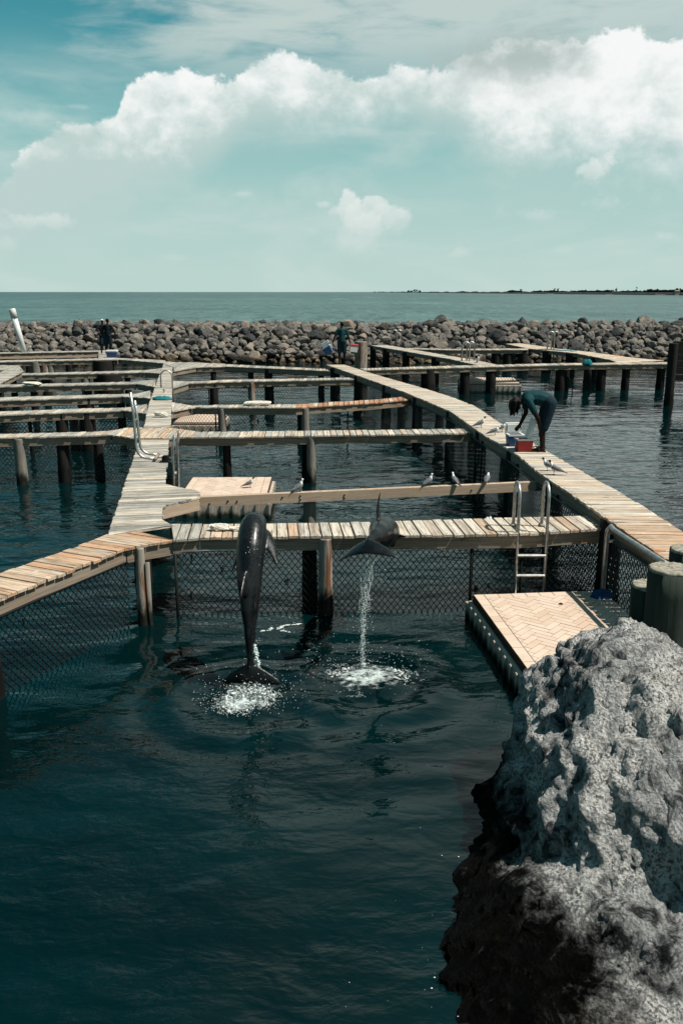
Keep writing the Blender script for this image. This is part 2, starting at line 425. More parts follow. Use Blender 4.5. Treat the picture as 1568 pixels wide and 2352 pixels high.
plain('dark_timber', (.018, .016, .015), .8, 0, .35, 8)
plain('gull_white', (.72, .73, .72), .8, 0, .08, 40)
plain('gull_grey', (.17, .18, .19), .8, 0, .2, 40)
plain('gull_black', (.012, .012, .013), .7, 0, .2, 40)
plain('weed', (.010, .012, .007), .8, 0, .5, 20)
plain('leaf_dark', (.03, .015, .008), .8)
m, t = mat('float_body'); co = t.pos(); x_, y_, z_ = t.sep(co); n = t.noise(t.scale(co, (6, 6, 2)), 1.0, 4, .6)
c1 = t.mix(n.step(.35, .7), (.42, .36, .30), (.52, .46, .39)); c1 = t.mix(1.0-(z_+(n-.5)*.25).step(.03, .16), c1, (.02, .025, .015))
t.principled(c1, .6, 0, t.bump(n, .2, .005), .3)
m, t = mat('float_tile'); co = t.pos(); n = t.noise(co, 2.3, 5, .6); n2 = t.noise(t.scale(co, (30, 30, 30)), 1.0, 3, .6); rnd = X(t.nt, oinfo(t, 'Random'))
c1 = t.mix((n*.8 + rnd*.3).step(.3, .75), (.56, .415, .315), (.64, .515, .415)); c1 = t.mix(n2.step(.6, .75)*.25, c1, (.70, .62, .54)); n4 = t.noise(co, 5.5, 6, .7); c1 = t.mix(n4.step(.54, .74)*.45, c1, (.36, .27, .205)); c1 = t.mix((1.0-n4.step(.26, .36))*.4, c1, (.72, .66, .60))
t.principled(c1, .55, 0, t.bump(n2, .12, .003), .35)
plain('float_gap', (.10, .055, .035), .8)
# dolphin skin: dark wet grey back, paler flanks and belly picked from the body's own v coordinate stored as an attribute
m, t = mat('dolphin_skin'); co = t.coord(); n = t.noise(co, 5, 4, .6); n2 = t.noise(co, 40, 3, .6)
c1 = t.mix(n.step(.35, .7), (.004, .005, .0058), (.010, .012, .0135))
sc_ = t.noise(t.scale(co, (60, 60, 3)), 1.0, 3, .6).step(.66, .72); c1 = t.mix(sc_*.5, c1, (.05, .055, .058))
t.principled(c1, n2.step(.3, .8)*.16 + n.step(.3, .7)*.12 + .20, 0, t.bump(n2, .04, .002), .26)
# limestone boulder in the foreground
m, t = mat('limestone'); co = t.pos(); x_, y_, z_ = t.sep(co)
n1 = t.noise(co, 1.9, 7, .66, .5); n2 = t.noise(t.scale(co, (1, 1, .5)), 6.5, 8, .72, .7); n3 = t.noise(co, 42, 6, .72); vo = t.voronoi(co, 16, 'F1'); vo2 = t.voronoi(t.scale(co, (1, 1, .7)), 42, 'F1')
c1 = t.mix(n2.step(.38, .56), (.045, .050, .056), (.54, .545, .54)); c1 = t.mix(n1.step(.44, .60)*.8, c1, (.84, .83, .80))
c1 = t.mix(n3.step(.49, .57)*(n2*.6+n1*.6).step(.45, .72)*.9, c1, (.035, .038, .042)); c1 = t.mix((n1*.5+n3*.5).step(.55, .62)*.30, c1, (.34, .25, .17))
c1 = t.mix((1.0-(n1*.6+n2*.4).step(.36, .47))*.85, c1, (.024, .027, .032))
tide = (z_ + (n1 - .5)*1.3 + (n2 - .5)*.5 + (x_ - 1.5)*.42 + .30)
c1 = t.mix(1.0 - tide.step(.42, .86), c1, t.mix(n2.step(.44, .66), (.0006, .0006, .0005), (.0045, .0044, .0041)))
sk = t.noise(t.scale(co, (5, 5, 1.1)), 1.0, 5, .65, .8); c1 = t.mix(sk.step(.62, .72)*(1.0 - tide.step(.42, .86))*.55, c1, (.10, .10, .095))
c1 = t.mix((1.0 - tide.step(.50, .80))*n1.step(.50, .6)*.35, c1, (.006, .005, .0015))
wet = 1.0 - tide.step(.42, .86)
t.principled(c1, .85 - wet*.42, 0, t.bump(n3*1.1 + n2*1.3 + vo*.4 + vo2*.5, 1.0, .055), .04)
m, t = mat('boulder'); co = t.pos(); ob = t.coord(); x_, y_, z_ = t.sep(co); rnd = X(t.nt, oinfo(t, 'Random'))
n1 = t.noise(co, 1.7, 6, .66, .3); n2 = t.noise(co, 9, 5, .68)
c1 = t.mix(n2.step(.34, .62), (.016, .016, .017), (.135, .13, .123)); c1 = t.mix((n1 + rnd*.34).step(.60, .86)*.60, c1, (.30, .26, .215))
c1 = t.mix((n1*.6+rnd*.5).step(.72, .9)*.35, c1, (.36, .22, .14))
c1 = t.mix((1.0-(n1*.55+rnd*.5).step(.30, .50))*.75, c1, (.030, .033, .035))
low = 1.0 - (z_ + (n1-.5)*.7).step(.30, .62); c1 = t.mix(low*.85, c1, t.mix((n1+rnd*.4).step(.72, .92), (.010, .008, .005), (.24, .17, .095)))
t.principled(c1, .88, 0, t.bump(n2 + n1, .9, .06), .15)
plain('rock_core', (.02, .02, .019), .95)
m, t = mat('foam'); n = t.noise(t.pos(), 60, 3, .6)
b_ = t.principled(t.mix(n.step(.3, .7), (.42, .52, .52), (.80, .84, .83)), .35, 0, None, .4)
m, t = mat('foam_film'); co = t.pos(); ob = t.coord(); ox, oy, oz = t.sep(ob)
rr = (ox*ox + oy*oy).sqrt(); n = t.noise(t.scale(co, (9, 12, 9)), 1.0, 6, .66, .6); n2 = t.voronoi(t.scale(co, (16, 22, 16)), 1.0, 'SMOOTH_F1')
al = ((1.0 - rr)*.75 + (n - .5)*1.7 + (n2 - .4)*.5 - .05).step(.05, .75)
b_ = t.node('ShaderNodeBsdfPrincipled'); b_.inputs['Base Color'].default_value = (.50, .57, .56, 1); b_.inputs['Roughness'].default_value = .5
t.put(b_.inputs['Alpha'], al*.85); o_ = t.node('ShaderNodeOutputMaterial'); t.nt.links.new(b_.outputs[0], o_.inputs[0])
m, t = mat('spray')
b_ = t.principled((.70, .80, .79), .12, 0, None, .6)
# lagoon: dark green-teal water, wind ripples
def water(name, deep, r0, ripple, ripd, scl=1.0):
    m, t = mat(name); co = t.pos(); x_, y_, z_ = t.sep(co)
    a = t.noise(t.scale(co, (2.0*scl, 3.6*scl, 1)), 1.0, 3, .48, .35)
    b = t.noise(t.scale(co, (6*scl, 11*scl, 1), (3, 1, 0)), 1.0, 3, .55, .5)
    gust = t.noise(t.scale(co, (.16, .30, 1), (7, 3, 0)), 1.0, 3, .5, .3)
    h = a*(gust.step(.3, .7)*.42 + .24 + y_.step(8, 13)*.22)*(1.0 - y_.step(15, 42)*.55) + b*(gust.step(.42, .62)*.12 + .045 + y_.step(8.5, 12)*.05)*(1.0 - y_.step(11, 17)*.85)
    big = t.noise(t.scale(co, (.35, .6, 1)), 1.0, 3, .5)
    c1 = t.mix(big.step(.35, .7), deep, tuple(v*1.8 for v in deep))
    t.principled(c1, r0, 0, t.bump(h, ripple, ripd), .5, IOR=1.333)
water('lagoon', (.0001, .0060, .0068), .03, 1.0, .055)
m, t = mat('open_sea'); co = t.pos(); x_, y_, z_ = t.sep(co)
a = t.noise(t.scale(co, (.42, .085, 1)), 1.0, 6, .66, .4); b = t.noise(t.scale(co, (.006, .035, 1)), 1.0, 4, .55, .2)
a2 = t.noise(t.scale(co, (.008, .016, 1)), 1.0, 10, .86, .2)
far = y_.step(120, 1100)
c1 = t.mix((b*.9 + far*.40 + (x_/y_)*-.15).step(.45, .95), (.080, .152, .147), (.040, .090, .091))
a3 = t.noise(t.scale(co, (.07, .010, 1)), 1.0, 6, .70, .3)
c1 = t.mix((a*(1.0-far)+a3*far).step(.47, .60)*.62, c1, (.014, .050, .052)); c1 = t.mix(a2.step(.49, .55)*.45, c1, (.014, .050, .052)); c1 = t.mix((1.0-a3.step(.36, .46))*.5, c1, (.11, .21, .20))  # wave shading put into the sea colour as dark and pale streaks
far = y_.step(120, 1100)
t.principled(c1, .30, 0, t.bump(a+a2*1.5, 1.0, .9), .06, IOR=1.333)
m, t = mat('island'); n = t.noise(t.pos(), .02, 4, .6); t.principled(t.mix(n.step(.4, .6), (.010, .018, .014), (.02, .03, .022)), .9)
plain('island_wood', (.010, .019, .015), .9, 0, .4, .05)
plain('beach', (.45, .42, .36), .9); plain('seabed', (.004, .010, .010), .9)

# ================================================================== SETTING
# sea to the horizon, beyond the breakwater
xs = np.concatenate([-np.geomspace(60000, 40, 40), np.linspace(-36, 36, 40), np.geomspace(40, 60000, 40)])
ys = np.concatenate([np.linspace(55.0, 80, 12), np.geomspace(84, 90000, 70)])
def grid(xs, ys, zf):
    Xg, Yg = np.meshgrid(xs, ys); v = np.stack([Xg.ravel(), Yg.ravel(), zf(Xg.ravel(), Yg.ravel())], 1)
    nx, ny = len(xs), len(ys); i = np.arange(nx*(ny-1)).reshape(ny-1, nx)[:, :-1].ravel()
    return v, np.stack([i, i+1, i+1+nx, i+nx], 1)
v, f = grid(xs, ys, lambda x, y: 0*x - .02); tag(fastmesh('sea', v, f, 'open_sea'), kind='structure')
SPL1, SPL2 = W(574, 1606), W(845, 1566)
def wave(x, y):
    p = np.stack([x, y, 0*x], 1)
    h = .030*fbm(p*(.55, .95, 1), 2) + (.009+.004*np.clip((y-8)/6, 0, 1))*fbm(p*(1.4, 2.5, 1)+5, 3, .45)
    for S, a in ((SPL1, .022), (SPL2, .020)):
        r = np.hypot(x-S.x, y-S.y); h = h + a*np.sin(r*9.5)*np.exp(-((r-.75)/.75)**2)
    return h
xs = np.concatenate([-np.geomspace(120, 9.2, 50), np.linspace(-9, 9, 330), np.geomspace(9.2, 120, 50)])
ys = np.concatenate([np.linspace(-6, 3.2, 12), np.linspace(3.25, 14, 320), np.linspace(14.05, 26, 190), np.linspace(26.1, 57.5, 230)])
v, f = grid(xs, ys, wave); tag(fastmesh('lagoon_water', v, f, 'lagoon'), kind='structure')

# low island on the horizon, with its belt of trees
def island():
    dist = lambda px: 8442/max(.9, 1+(px-873)*.0094)
    ix = np.linspace(0, 1, 160); pts = []
    for u in ix: px = 820+u*1000; d = dist(px); pts.append(((px-784)/FPX*d, d, u))
    fr = [(x, d, -.5) for x, d, k in pts]; mid_ = [(x*1.005, d*1.005, 1.2+2.4*min(1, k*5)) for x, d, k in pts]; bk = [(x*1.2, d+900, 1.0) for x, d, k in pts]
    n = len(pts); v = fr+mid_+bk; f = [(i, i+1, n+i+1, n+i) for i in range(n-1)] + [(n+i, n+i+1, 2*n+i+1, 2*n+i) for i in range(n-1)]
    tag(meshobj('island', v, f, 'island', smooth=True), kind='structure')
    P, r = [], []
    for i in range(4200):
        px = 850 + random.random()**.8*960; d = dist(px)*1.012; dens = fbm(np.array([[px*.045, .3, .7]]), 3)[0]
        if px < 1120 and dens < .05 and random.random() < .8: continue
        hgt = (4.2 if px < 1150 else 6.4)*(.8+.55*dens)*(1.3 if random.random() < .03 else 1)
        for q in range(2): P.append(((px-784)/FPX*d, d+random.uniform(0, 40), 1.0+hgt*random.uniform(.1, .9))); r.append(random.uniform(.8, 1.7)*(d/1500)**.5)
    for px, hh in ((940, 12), (946, 15), (952, 13), (933, 10), (958, 9), (1258, 9.5), (1266, 9), (1184, 9), (1440, 9), (1395, 9)):
        d = dist(px)*1.01
        for q in range(12): P.append(((px-784)/FPX*d+random.uniform(-2, 2)*d/2000, d, 2+hh*random.uniform(.3, 1.0))); r.append(random.uniform(.6, 1.3)*d/1900)
    tag(spheres('island_woodland', P, r, 'island_wood', None, 1, (1.3, 1, .9)), 'dark belt of scrub and trees along the low island on the horizon', 'woodland', kind='stuff')
    mb = MB()
    for px, w in ((1255, 22), (1246, 12), (1385, 20), (1500, 22)): d = dist(px)-6; mb.box(((px-784)/FPX*d, d, .45), (w, 5, 1.1))
    tag(mb.build('sand_beach', 'beach'), kind='structure')
    d = dist(1531)-3; x = (1531-784)/FPX*d; th = thing('beach_house', 'tiny pale house on the island shore at the right end of the horizon', 'house', (x, d, 0))
    mb = MB(); mb.box((x, d, 2.6), (5.5, 5, 5.2)); mb.build('wall', 'beach', th)
    mb = MB(); mb.quadprism([(x-3.2, d-3), (x+3.2, d-3), (x+3.2, d+3), (x-3.2, d+3)], 5.2, 6.4, 1.1); mb.build('roof', 'piling_top', th)
island()

# ------------------------------------------------------------------ docks
ZC, ZD, ZR = 1.10, 1.25, 1.15
def project(p):
    d = Vector(p) - Vector((0, 0, CAM_H)); cp, sp = math.cos(PITCH), math.sin(PITCH)
    dep = d.y*cp - d.z*sp; up = d.y*sp + d.z*cp
    return IW/2 + FPX*d.x/dep, IH/2 - FPX*up/dep
def E(pts, z): return [np.array(W(a, b, z)[:2]) for a, b in pts]
def at_u(pl, ax, u):
    us = [p.dot(ax) for p in pl]
    if us[0] > us[-1]: pl, us = pl[::-1], us[::-1]
    if u <= us[0]: k = 0
    elif u >= us[-1]: k = len(us)-2
    else: k = max(i for i in range(len(us)-1) if us[i] <= u)
    w = (u-us[k])/(us[k+1]-us[k]+1e-9); w = min(1.0, max(0.0, w))
    return pl[k]*(1-w)+pl[k+1]*w
GREY = [(0.39, 0.371, 0.326), (0.449, 0.428, 0.371), (0.322, 0.309, 0.281), (0.487, 0.452, 0.389), (0.419, 0.38, 0.317), (0.273, 0.262, 0.239)]
TAN = [(0.557, 0.464, 0.36), (0.615, 0.534, 0.429), (0.534, 0.418, 0.302), (0.638, 0.568, 0.476), (0.487, 0.406, 0.325)]
ORANGE = [(0.534, 0.325, 0.197), (0.58, 0.383, 0.244), (0.487, 0.29, 0.174), (0.603, 0.452, 0.325), (0.464, 0.336, 0.232)]
def pick(pal): return pal[random.randrange(len(pal))]
def jitter(c, k=.10): s = 1+random.uniform(-k, k); return tuple(v*s for v in c)
def deck(th, A, B, z, axis, pal, sp=.147, gap=.015, jit=.014, sides='AB', bh=.17, skip=None, over=.035, sbmat='side_board', crown=True):
    """planks between two edge lines, with side boards and a middle joist; every plank is an object"""
    ax = np.array(axis, float); ax /= np.linalg.norm(ax)
    u0 = min(min(p.dot(ax) for p in A), min(p.dot(ax) for p in B)); u1 = max(max(p.dot(ax) for p in A), max(p.dot(ax) for p in B))
    n = max(1, int(round((u1-u0)/sp))); sp = (u1-u0)/n
    for i in range(n):
        a, b = u0 + i*sp + gap/2*random.uniform(.3, 1.7), u0 + (i+1)*sp - gap/2*random.uniform(.3, 1.7); mu = (a+b)/2
        if skip and skip(mu): continue
        q = [at_u(A, ax, a), at_u(A, ax, b), at_u(B, ax, b), at_u(B, ax, a)]
        dA, dB = (q[0]+q[1])/2, (q[2]+q[3])/2; d = dB-dA; L = np.linalg.norm(d)
        if L < .12 or abs((q[1]-q[0]).dot(ax)) < .03 and abs((q[2]-q[3]).dot(ax)) < .03: continue
        d = d/L; ea, eb = random.uniform(-jit, jit), random.uniform(-jit, jit)
        q = [q[0]+d*ea, q[1]+d*ea, q[2]+d*eb, q[3]+d*eb]
        c = sum(q)/4; an = math.atan2(d[1], d[0]); cs, sn = math.cos(-an), math.sin(-an)
        lq = ccw([((p-c)[0]*cs-(p-c)[1]*sn, (p-c)[0]*sn+(p-c)[1]*cs) for p in q])
        mb = MB(); mb.quadprism(lq, -.036, 0, .004)
        o = mb.build('plank', 'plank'); C.objects.unlink(o)
        o.location = (c[0], c[1], z+random.uniform(-.007, .004)); o.rotation_euler = (random.uniform(-.006, .006), random.uniform(-.004, .004), an)
        pa = pal(c[0], c[1]) if callable(pal) else pal
        o.color = (*jitter(pick(pa)), 1); link(o, th)
    for side in sides:
        pl = A if side == 'A' else B; other = B if side == 'A' else A
        for k in range(len(pl)-1):
            p, q = pl[k], pl[k+1]; d = q-p; L = np.linalg.norm(d)
            if L < .05: continue
            d /= L; nn = np.array((-d[1], d[0])); mid = (p+q)/2
            dense = [other[i]+(other[i+1]-other[i])*w_/12 for i in range(len(other)-1) for w_ in range(13)]; near = min(dense, key=lambda p_: np.linalg.norm(p_-mid))
            if (near-mid).dot(nn) < 0: nn = -nn
            p2, q2 = p+nn*over-d*.002, q+nn*over+d*.002; w = .042
            nseg = max(1, int(round(L/3.4))); cuts = [0]+[(j+random.uniform(-.12, .12))/nseg for j in range(1, nseg)]+[1]
            for j in range(nseg):
                a, b = p2+(q2-p2)*cuts[j], p2+(q2-p2)*cuts[j+1]-d*.004; off = nn*random.uniform(0, .006)
                mb = MB(); mb.quadprism(ccw([tuple(a+off), tuple(b+off), tuple(b+off+nn*w), tuple(a+off+nn*w)]), z-.041-bh+random.uniform(-.006, .004), z-.041, 0)
                mb.build('side_board', sbmat, th)
    return sp
def extend(pl, d=4.5):
    v = pl[0]-pl[1]; return [pl[0]+v/np.linalg.norm(v)*d]+pl[1:]
def piling(th, x, y, ztop, r=.125, m='piling_dark', lean=0.0, zb=-1.4):
    mb = MB(); zs = [zb, -.2, 0, .08, .16, .24, .32, .42, .55, .8, ztop-.02, ztop]; zs = sorted({round(z_, 3) for z_ in zs if z_ <= ztop}); n = 18; sd = random.uniform(0, 50)
    a = np.array([[math.cos(i*2*math.pi/n), math.sin(i*2*math.pi/n)] for i in range(n)]); rings = []
    for z_ in zs:
        g = max(0, min(1, (.55-z_)/.35)); q = np.concatenate([a*1.6, np.full((n, 1), z_*6)], 1)+sd
        k = r*(1+.025*pnoise(q*.7)) + g*(.005+.024*np.abs(pnoise(q*1.7)))
        rings.append([(x+lean*(z_-ztop)+k[i]*a[i, 0], y+k[i]*a[i, 1], z_) for i in range(n)])
    mb.rings(rings)
    return mb.build('piling', m, th, smooth=True, loc=(x, y, 0))
def edge_at(pl, z, px):
    best = None
    for k in range(len(pl)-1):
        for s in range(41):
            p = pl[k]+(pl[k+1]-pl[k])*s/40; e = abs(project((p[0], p[1], z))[0]-px)
            if best is None or e < best[0]: best = (e, p)
    return best[1]
def posts(th, pl, z, lst, inset_=(0, .2), bh=.19):
    for it in lst:
        px = it[0]; m = it[1] if len(it) > 1 else 'piling_dark'; r = it[2] if len(it) > 2 else .12; dy = it[3] if len(it) > 3 else inset_[1]
        p = edge_at(pl, z, px); piling(th, p[0]+inset_[0], p[1]+dy, z-.05, r, m)
def mid(A): return sum(A)/len(A)

# central pier, running away from the camera
AX = W(376, 834, ZC) - W(249, 1227, ZC); AXIS = (AX.x, AX.y)
th = thing('boardwalk', 'long straight grey plank boardwalk running away from the dolphin pen to the breakwater', 'boardwalk', W(320, 1120, ZC))
A = E([(247, 1229), (303, 1062), (320, 1009)], ZC); B = E([(396, 1206), (372, 1192), (372, 1161), (458, 1141), (458, 1128), (379, 1111.5), (384, 1062), (388, 1009)], ZC)
deck(th, A, B, ZC, AXIS, lambda x, y: GREY+[TAN[1]] if y > 11.4 else GREY[:2]+[TAN[3]], sides='A')
fb = E([(372, 1161), (458, 1141)], ZC)
mb = MB(); d_ = (fb[1]-fb[0])/np.linalg.norm(fb[1]-fb[0]); nn_ = np.array((-d_[1], d_[0]))
mb.quadprism(ccw([tuple(fb[0]), tuple(fb[1]), tuple(fb[1]+nn_*.045), tuple(fb[0]+nn_*.045)]), ZC-.215, ZC-.042); mb.build('side_board', 'beam_wood', th)
A2 = E([(330, 983), (343, 924), (376, 834)], ZC); B2 = E([(391.5, 981), (394, 924), (396, 842)], ZC)
deck(th, A2, B2, ZC, AXIS, GREY+[TAN[0], TAN[3]], sides='AB')
J = E([(376, 836), (398, 843.5), (452, 842), (517, 839.5)], ZC-.006); K = E([(372, 829), (399, 831), (451, 832), (517, 835)], ZC-.006)
deck(th, J, K, ZC-.006, (1, 0), GREY, sides='A')
posts(th, A, ZC, [(262,), (300,)], (.3, .3)); posts(th, A2, ZC, [(338,), (350,), (362,)], (.3, .2))
PIER = th
# near walkways
th = thing('boardwalk', 'near plank walkway between the ladder and the grey pier, behind the jumping dolphins', 'boardwalk', W(880, 1215, ZC))
C1F = E([(398, 1239.5), (459, 1234), (1005, 1228), (1184, 1226), (1400, 1212)], ZC-.006); C1B = E([(392, 1203), (770, 1200.6), (1031, 1192), (1355, 1184)], ZC-.006)
deck(th, C1F, C1B, ZC-.006, (1, .085), lambda x, y: [ORANGE[1], ORANGE[3], GREY[0], TAN[0], ORANGE[4]] if x < -1.0 else TAN+[TAN[1], TAN[3], GREY[3], (.52, .36, .25), (.56, .5, .42)], sp=.146, gap=.016)
posts(th, C1F, ZC, [(743, 'piling_rust', .088, .06), (700, 'piling_dark', .10, .55)])
th = thing('boardwalk', 'orange-brown plank walkway slanting down to the left edge of the picture', 'boardwalk', W(140, 1300, ZC))
L0F = E([(-160, 1437), (293, 1256.7), (398, 1239.5)], ZC-.012); L0B = E([(-260, 1408), (0, 1316), (171, 1256.7), (254, 1224), (310, 1218)], ZC-.012)
L0F, L0B = extend(L0F, 3.5), extend(L0B, 3.5); dv = L0F[1]-L0F[0]
deck(th, L0F, L0B, ZC-.012, dv, ORANGE+[ORANGE[3], (.56, .43, .31)], sp=.15, gap=.013)
posts(th, L0F, ZC, [(318, 'piling_rust', .062, .05)]); posts(th, L0F, ZC, [(-60,), (-900,)])
p = edge_at(L0F, ZC, 332); mb = MB(); mb.tube([(p[0]+.02, p[1]-.02, -.8), (p[0]+.02, p[1]-.02, ZC-.25)], .03, 8); mb.build('conduit_pipe', 'piling_sleeve', th, True)
mb = MB(); mb.box((C1B[2][0]+.3, C1B[2][1]+.22, .80), (1.6, .05, .16)); NEARW = [o for o in C.objects if o.get('label', '').startswith('near plank walkway')][0]; mb.build('ledger_board', 'side_board', NEARW)
# bare beam
th = thing('timber_beam', 'pale bare timber beam with gulls on it, spanning the pen without planks', 'beam', W(850, 1125, ZC))
BF = E([(459, 1142), (470, 1140), (1250, 1106)], ZC-.045)
d_ = (BF[2]-BF[0]); d_ /= np.linalg.norm(d_); nn_ = np.array((-d_[1], d_[0]))
cut = BF[0]+(BF[2]-BF[0])*.995
mb = MB(); mb.quadprism(ccw([tuple(BF[0]), tuple(cut), tuple(cut+nn_*.09), tuple(BF[0]+nn_*.09)]), ZC-.205, ZC-.042, .006); mb.build('board', 'beam_wood', th)
for px, dz in ((520, -.09), (488, -.12), (548, -.1), (648, -.07), (693, -.06), (699, -.12), (798, -.08), (800, -.13), (1075, -.1)):
    p = edge_at([BF[0], BF[2]], ZC, px); o = MB(); o.tube([(p[0], p[1]-.012, ZC-.04+dz), (p[0], p[1]+.02, ZC-.04+dz)], .014, 8); o.build('bolt', 'leaf_dark', th)
p = edge_at([BF[0], BF[2]], ZC, 704); piling(th, p[0], p[1]+.18, ZC-.2, .105, 'piling_sleeve')
# cross walkways
def cross(label, F, Bk, pal, z=ZC-.006, posts_=(), axis=(1, 0), sides='AB', skip=None):
    Fw, Bw = E(F, z), E(Bk, z)
    if F[0][0] < -50: Fw, Bw = extend(Fw), extend(Bw)
    c = (mid(Fw)+mid(Bw))/2
    th = thing('boardwalk', label, 'boardwalk', (c[0], c[1], z), group='cross walkways of the pens')
    deck(th, Fw, Bw, z, axis, pal, sides=sides, skip=skip); posts(th, Fw, z, posts_); return th, Fw, Bw
MIXD = TAN+GREY[:4]
C2, C2F, C2B = cross('pale cross walkway through the pier, in front of the red-planked one', [(-90, 1007), (0, 1004.7), (254, 998), (305, 1006), (389, 1006), (407, 1003.4), (517, 1003), (1033, 995), (1092, 993)], [(-90, 998.5), (0, 996.5), (247, 990), (290, 982), (391.5, 981.5), (459, 991.5), (1033, 985), (1085, 982.5)], lambda x, y: ORANGE+GREY[:3]+TAN if -6 < x < -3.3 else MIXD+[TAN[1], GREY[3]],
    posts_=[(714, 'piling_sleeve', .10, .1), (700, 'piling_dark', .10, .5), (518, 'piling_dark', .09), (36, 'piling_sleeve', .118, .1), (137, 'piling_dark', .13), (198, 'piling_dark', .11, .9)], axis=(1, .04))
C3, C3F, C3B = cross('cross walkway with weathered orange-red planks bending up to the curved pier', [(395.5, 944), (442, 934.5), (517, 935), (681, 935.5), (861, 924), (948, 916)], [(393, 923), (442, 931), (517, 929), (681, 928), (861, 917), (935, 910)], lambda x, y: [(.50, .24, .13), (.46, .22, .12), (.53, .31, .19), ORANGE[3]] if x > -1.2 else MIXD, posts_=[(508, 'piling_sleeve', .11, .1), (700, 'piling_sleeve', .11, .1), (690, 'piling_dark', .12, .5)])
C4, C4F, C4B = cross('grey cross walkway just behind the red-planked one, right of the pier', [(397, 891), (435, 879.5), (517, 876.5), (814, 870.5)], [(397, 874), (428, 876), (517, 872), (810, 866.5)], GREY+TAN[:2], posts_=[(576, 'piling_rust', .11, .1), (617, 'piling_dark', .17, .4), (488, 'piling_dark', .15)])
C5, C5F, C5B = cross('farthest cross walkway right of the pier, joining the end of the curved pier', [(399, 851.5), (452, 842.6), (517, 841), (756, 851.5)], [(399, 838), (451, 838), (517, 836), (756, 847)], GREY+TAN[:2], z=ZC-.010, posts_=[(488,), (617, 'piling_dark', .17), (576, 'piling_dark', .12), (740,)])
L2, L2F, L2B = cross('left cross walkway second from the front, with a fresh tan repair board', [(-80, 955), (0, 952), (198, 945), (283.5, 942), (339, 950.5)], [(-80, 947), (0, 944.5), (198, 937.5), (297, 935.5), (337, 928)], GREY+TAN[:2], posts_=[(135, 'piling_dark', .16), (143, 'piling_sleeve', .13, .9), (195, 'piling_dark', .17), (62, 'piling_dark', .05)])
L3, L3F, L3B = cross('left cross walkway third from the front', [(-80, 922), (0, 919), (280, 910), (347, 914)], [(-80, 915), (0, 912), (231, 905.5), (310, 904), (345, 897)], GREY, posts_=[(195, 'piling_dark', .16), (172, 'piling_sleeve', .15, .8), (275,)])
L4, L4F, L4B = cross('left cross walkway fourth from the front, with a rope tied round it', [(-80, 890.5), (0, 887.7), (313, 881), (357, 888)], [(-80, 886), (0, 883), (316, 876), (355, 871)], GREY, posts_=[(76,), (192, 'piling_sleeve', .16, .5), (200,)])
L5, L5F, L5B = cross('short left cross walkway behind the roped one, second from the back', [(50, 860.5), (330, 854.5), (370, 857.5)], [(50, 857), (330, 850), (373, 845)], GREY, posts_=[(100,), (190, 'piling_sleeve', .17), (245, 'piling_dark', .5), (290,)])
L6, L6F, L6B = cross('left cross walkway with a long tan splice board, last before the breakwater', [(-60, 832), (0, 830.5), (273.6, 825), (378, 834)], [(-60, 829), (0, 827.3), (270, 821.5), (380, 827)], GREY, posts_=[(75, 'piling_sleeve', .22), (95, 'piling_rust', .18), (110, 'piling_sleeve', .15), (235, 'piling_dark', .5)])
L7, L7F, L7B = cross('rearmost narrow walkway at the left, in front of the breakwater', [(-60, 812), (0, 811), (231, 806.5), (247, 807)], [(-60, 810), (0, 808.8), (231, 804.3), (245, 804)], GREY, z=ZC-.016, posts_=[(60,), (150,)])
mb = MB(); a_, b_ = W(-20, 822.5, ZC-.12), W(228, 817.5, ZC-.12); mb.tube([a_, b_], .07, 4); mb.build('kick_rail', 'beam_wood', L7)
LD = E([(226, 826), (226, 807)], ZC-.012); LE = E([(273, 826), (247, 806.5)], ZC-.012)
th = thing('dock_landing', 'small plank landing at the far left where two workers stand', 'landing', (*mid(LD+LE), ZC)); deck(th, LD, LE, ZC-.012, (0, 1), GREY, sides='AB')
piling(th, *(mid(LD+LE)), ZC-.06, .3)
HA = E([(54, 852), (-40, 902)], ZC-.01); HB = E([(14, 849), (-70, 882)], ZC-.01); dv = HA[1]-HA[0]
th = thing('dock_landing', 'pointed grey plank corner jutting in at the left edge of the picture', 'landing', (*mid(HA+HB), ZC)); deck(th, HA, HB, ZC-.01, dv, GREY, sides='AB')
HC = E([(54, 851.5), (10, 850), (-40, 849.5)], ZC-.016); HD = E([(45, 839), (0, 838), (-40, 837.5)], ZC-.016); deck(th, HC, HD, ZC-.016, (1, 0), GREY, sides='AB')
posts(th, HA, ZC, [(10,), (40,)], (-.3, .3))
# curved pier on the right
th = thing('boardwalk', 'curved pale plank pier sweeping from the right foreground back to the far worker', 'boardwalk', W(1240, 1040, ZD))
DL = E([(749, 837), (833, 866), (932, 901), (1033.5, 944), (1115, 1001), (1180, 1039), (1238, 1085), (1357, 1166), (1411, 1204), (1536, 1287), (1660, 1371)], ZD)
DR = E([(790, 837), (879, 864.7), (962, 888), (1033.5, 910), (1091.5, 933), (1146, 969), (1245, 1030), (1320, 1073), (1411, 1123), (1482.6, 1166), (1568, 1220), (1700, 1303)], ZD)
def dpal(x, y):
    if y < 9.6: return [TAN[3], GREY[3], TAN[1], GREY[1]]
    if y < 11.6: return ORANGE+[(.55, .37, .24), (.56, .42, .30)]
    return TAN+[TAN[1], TAN[3], (.56, .5, .43), (.58, .52, .45), ORANGE[3]]
deck(th, DL, DR, ZD, (.05, 1), dpal, sp=.145, bh=.19)
posts(th, DL, ZD, [(1395, 'piling_dark', .15, .15), (1262, 'piling_dark', .12, .1), (1170, 'piling_dark', .135), (1095, 'piling_dark', .125), (1028, 'piling_dark', .12), (953, 'piling_dark', .15), (880, 'piling_dark', .15), (817, 'piling_dark', .16), (764, 'piling_dark', .2)], (.10, .12))
posts(th, DR, ZD, [(1300,), (1180,), (1100,), (1020,), (930,)], (-.12, .1))
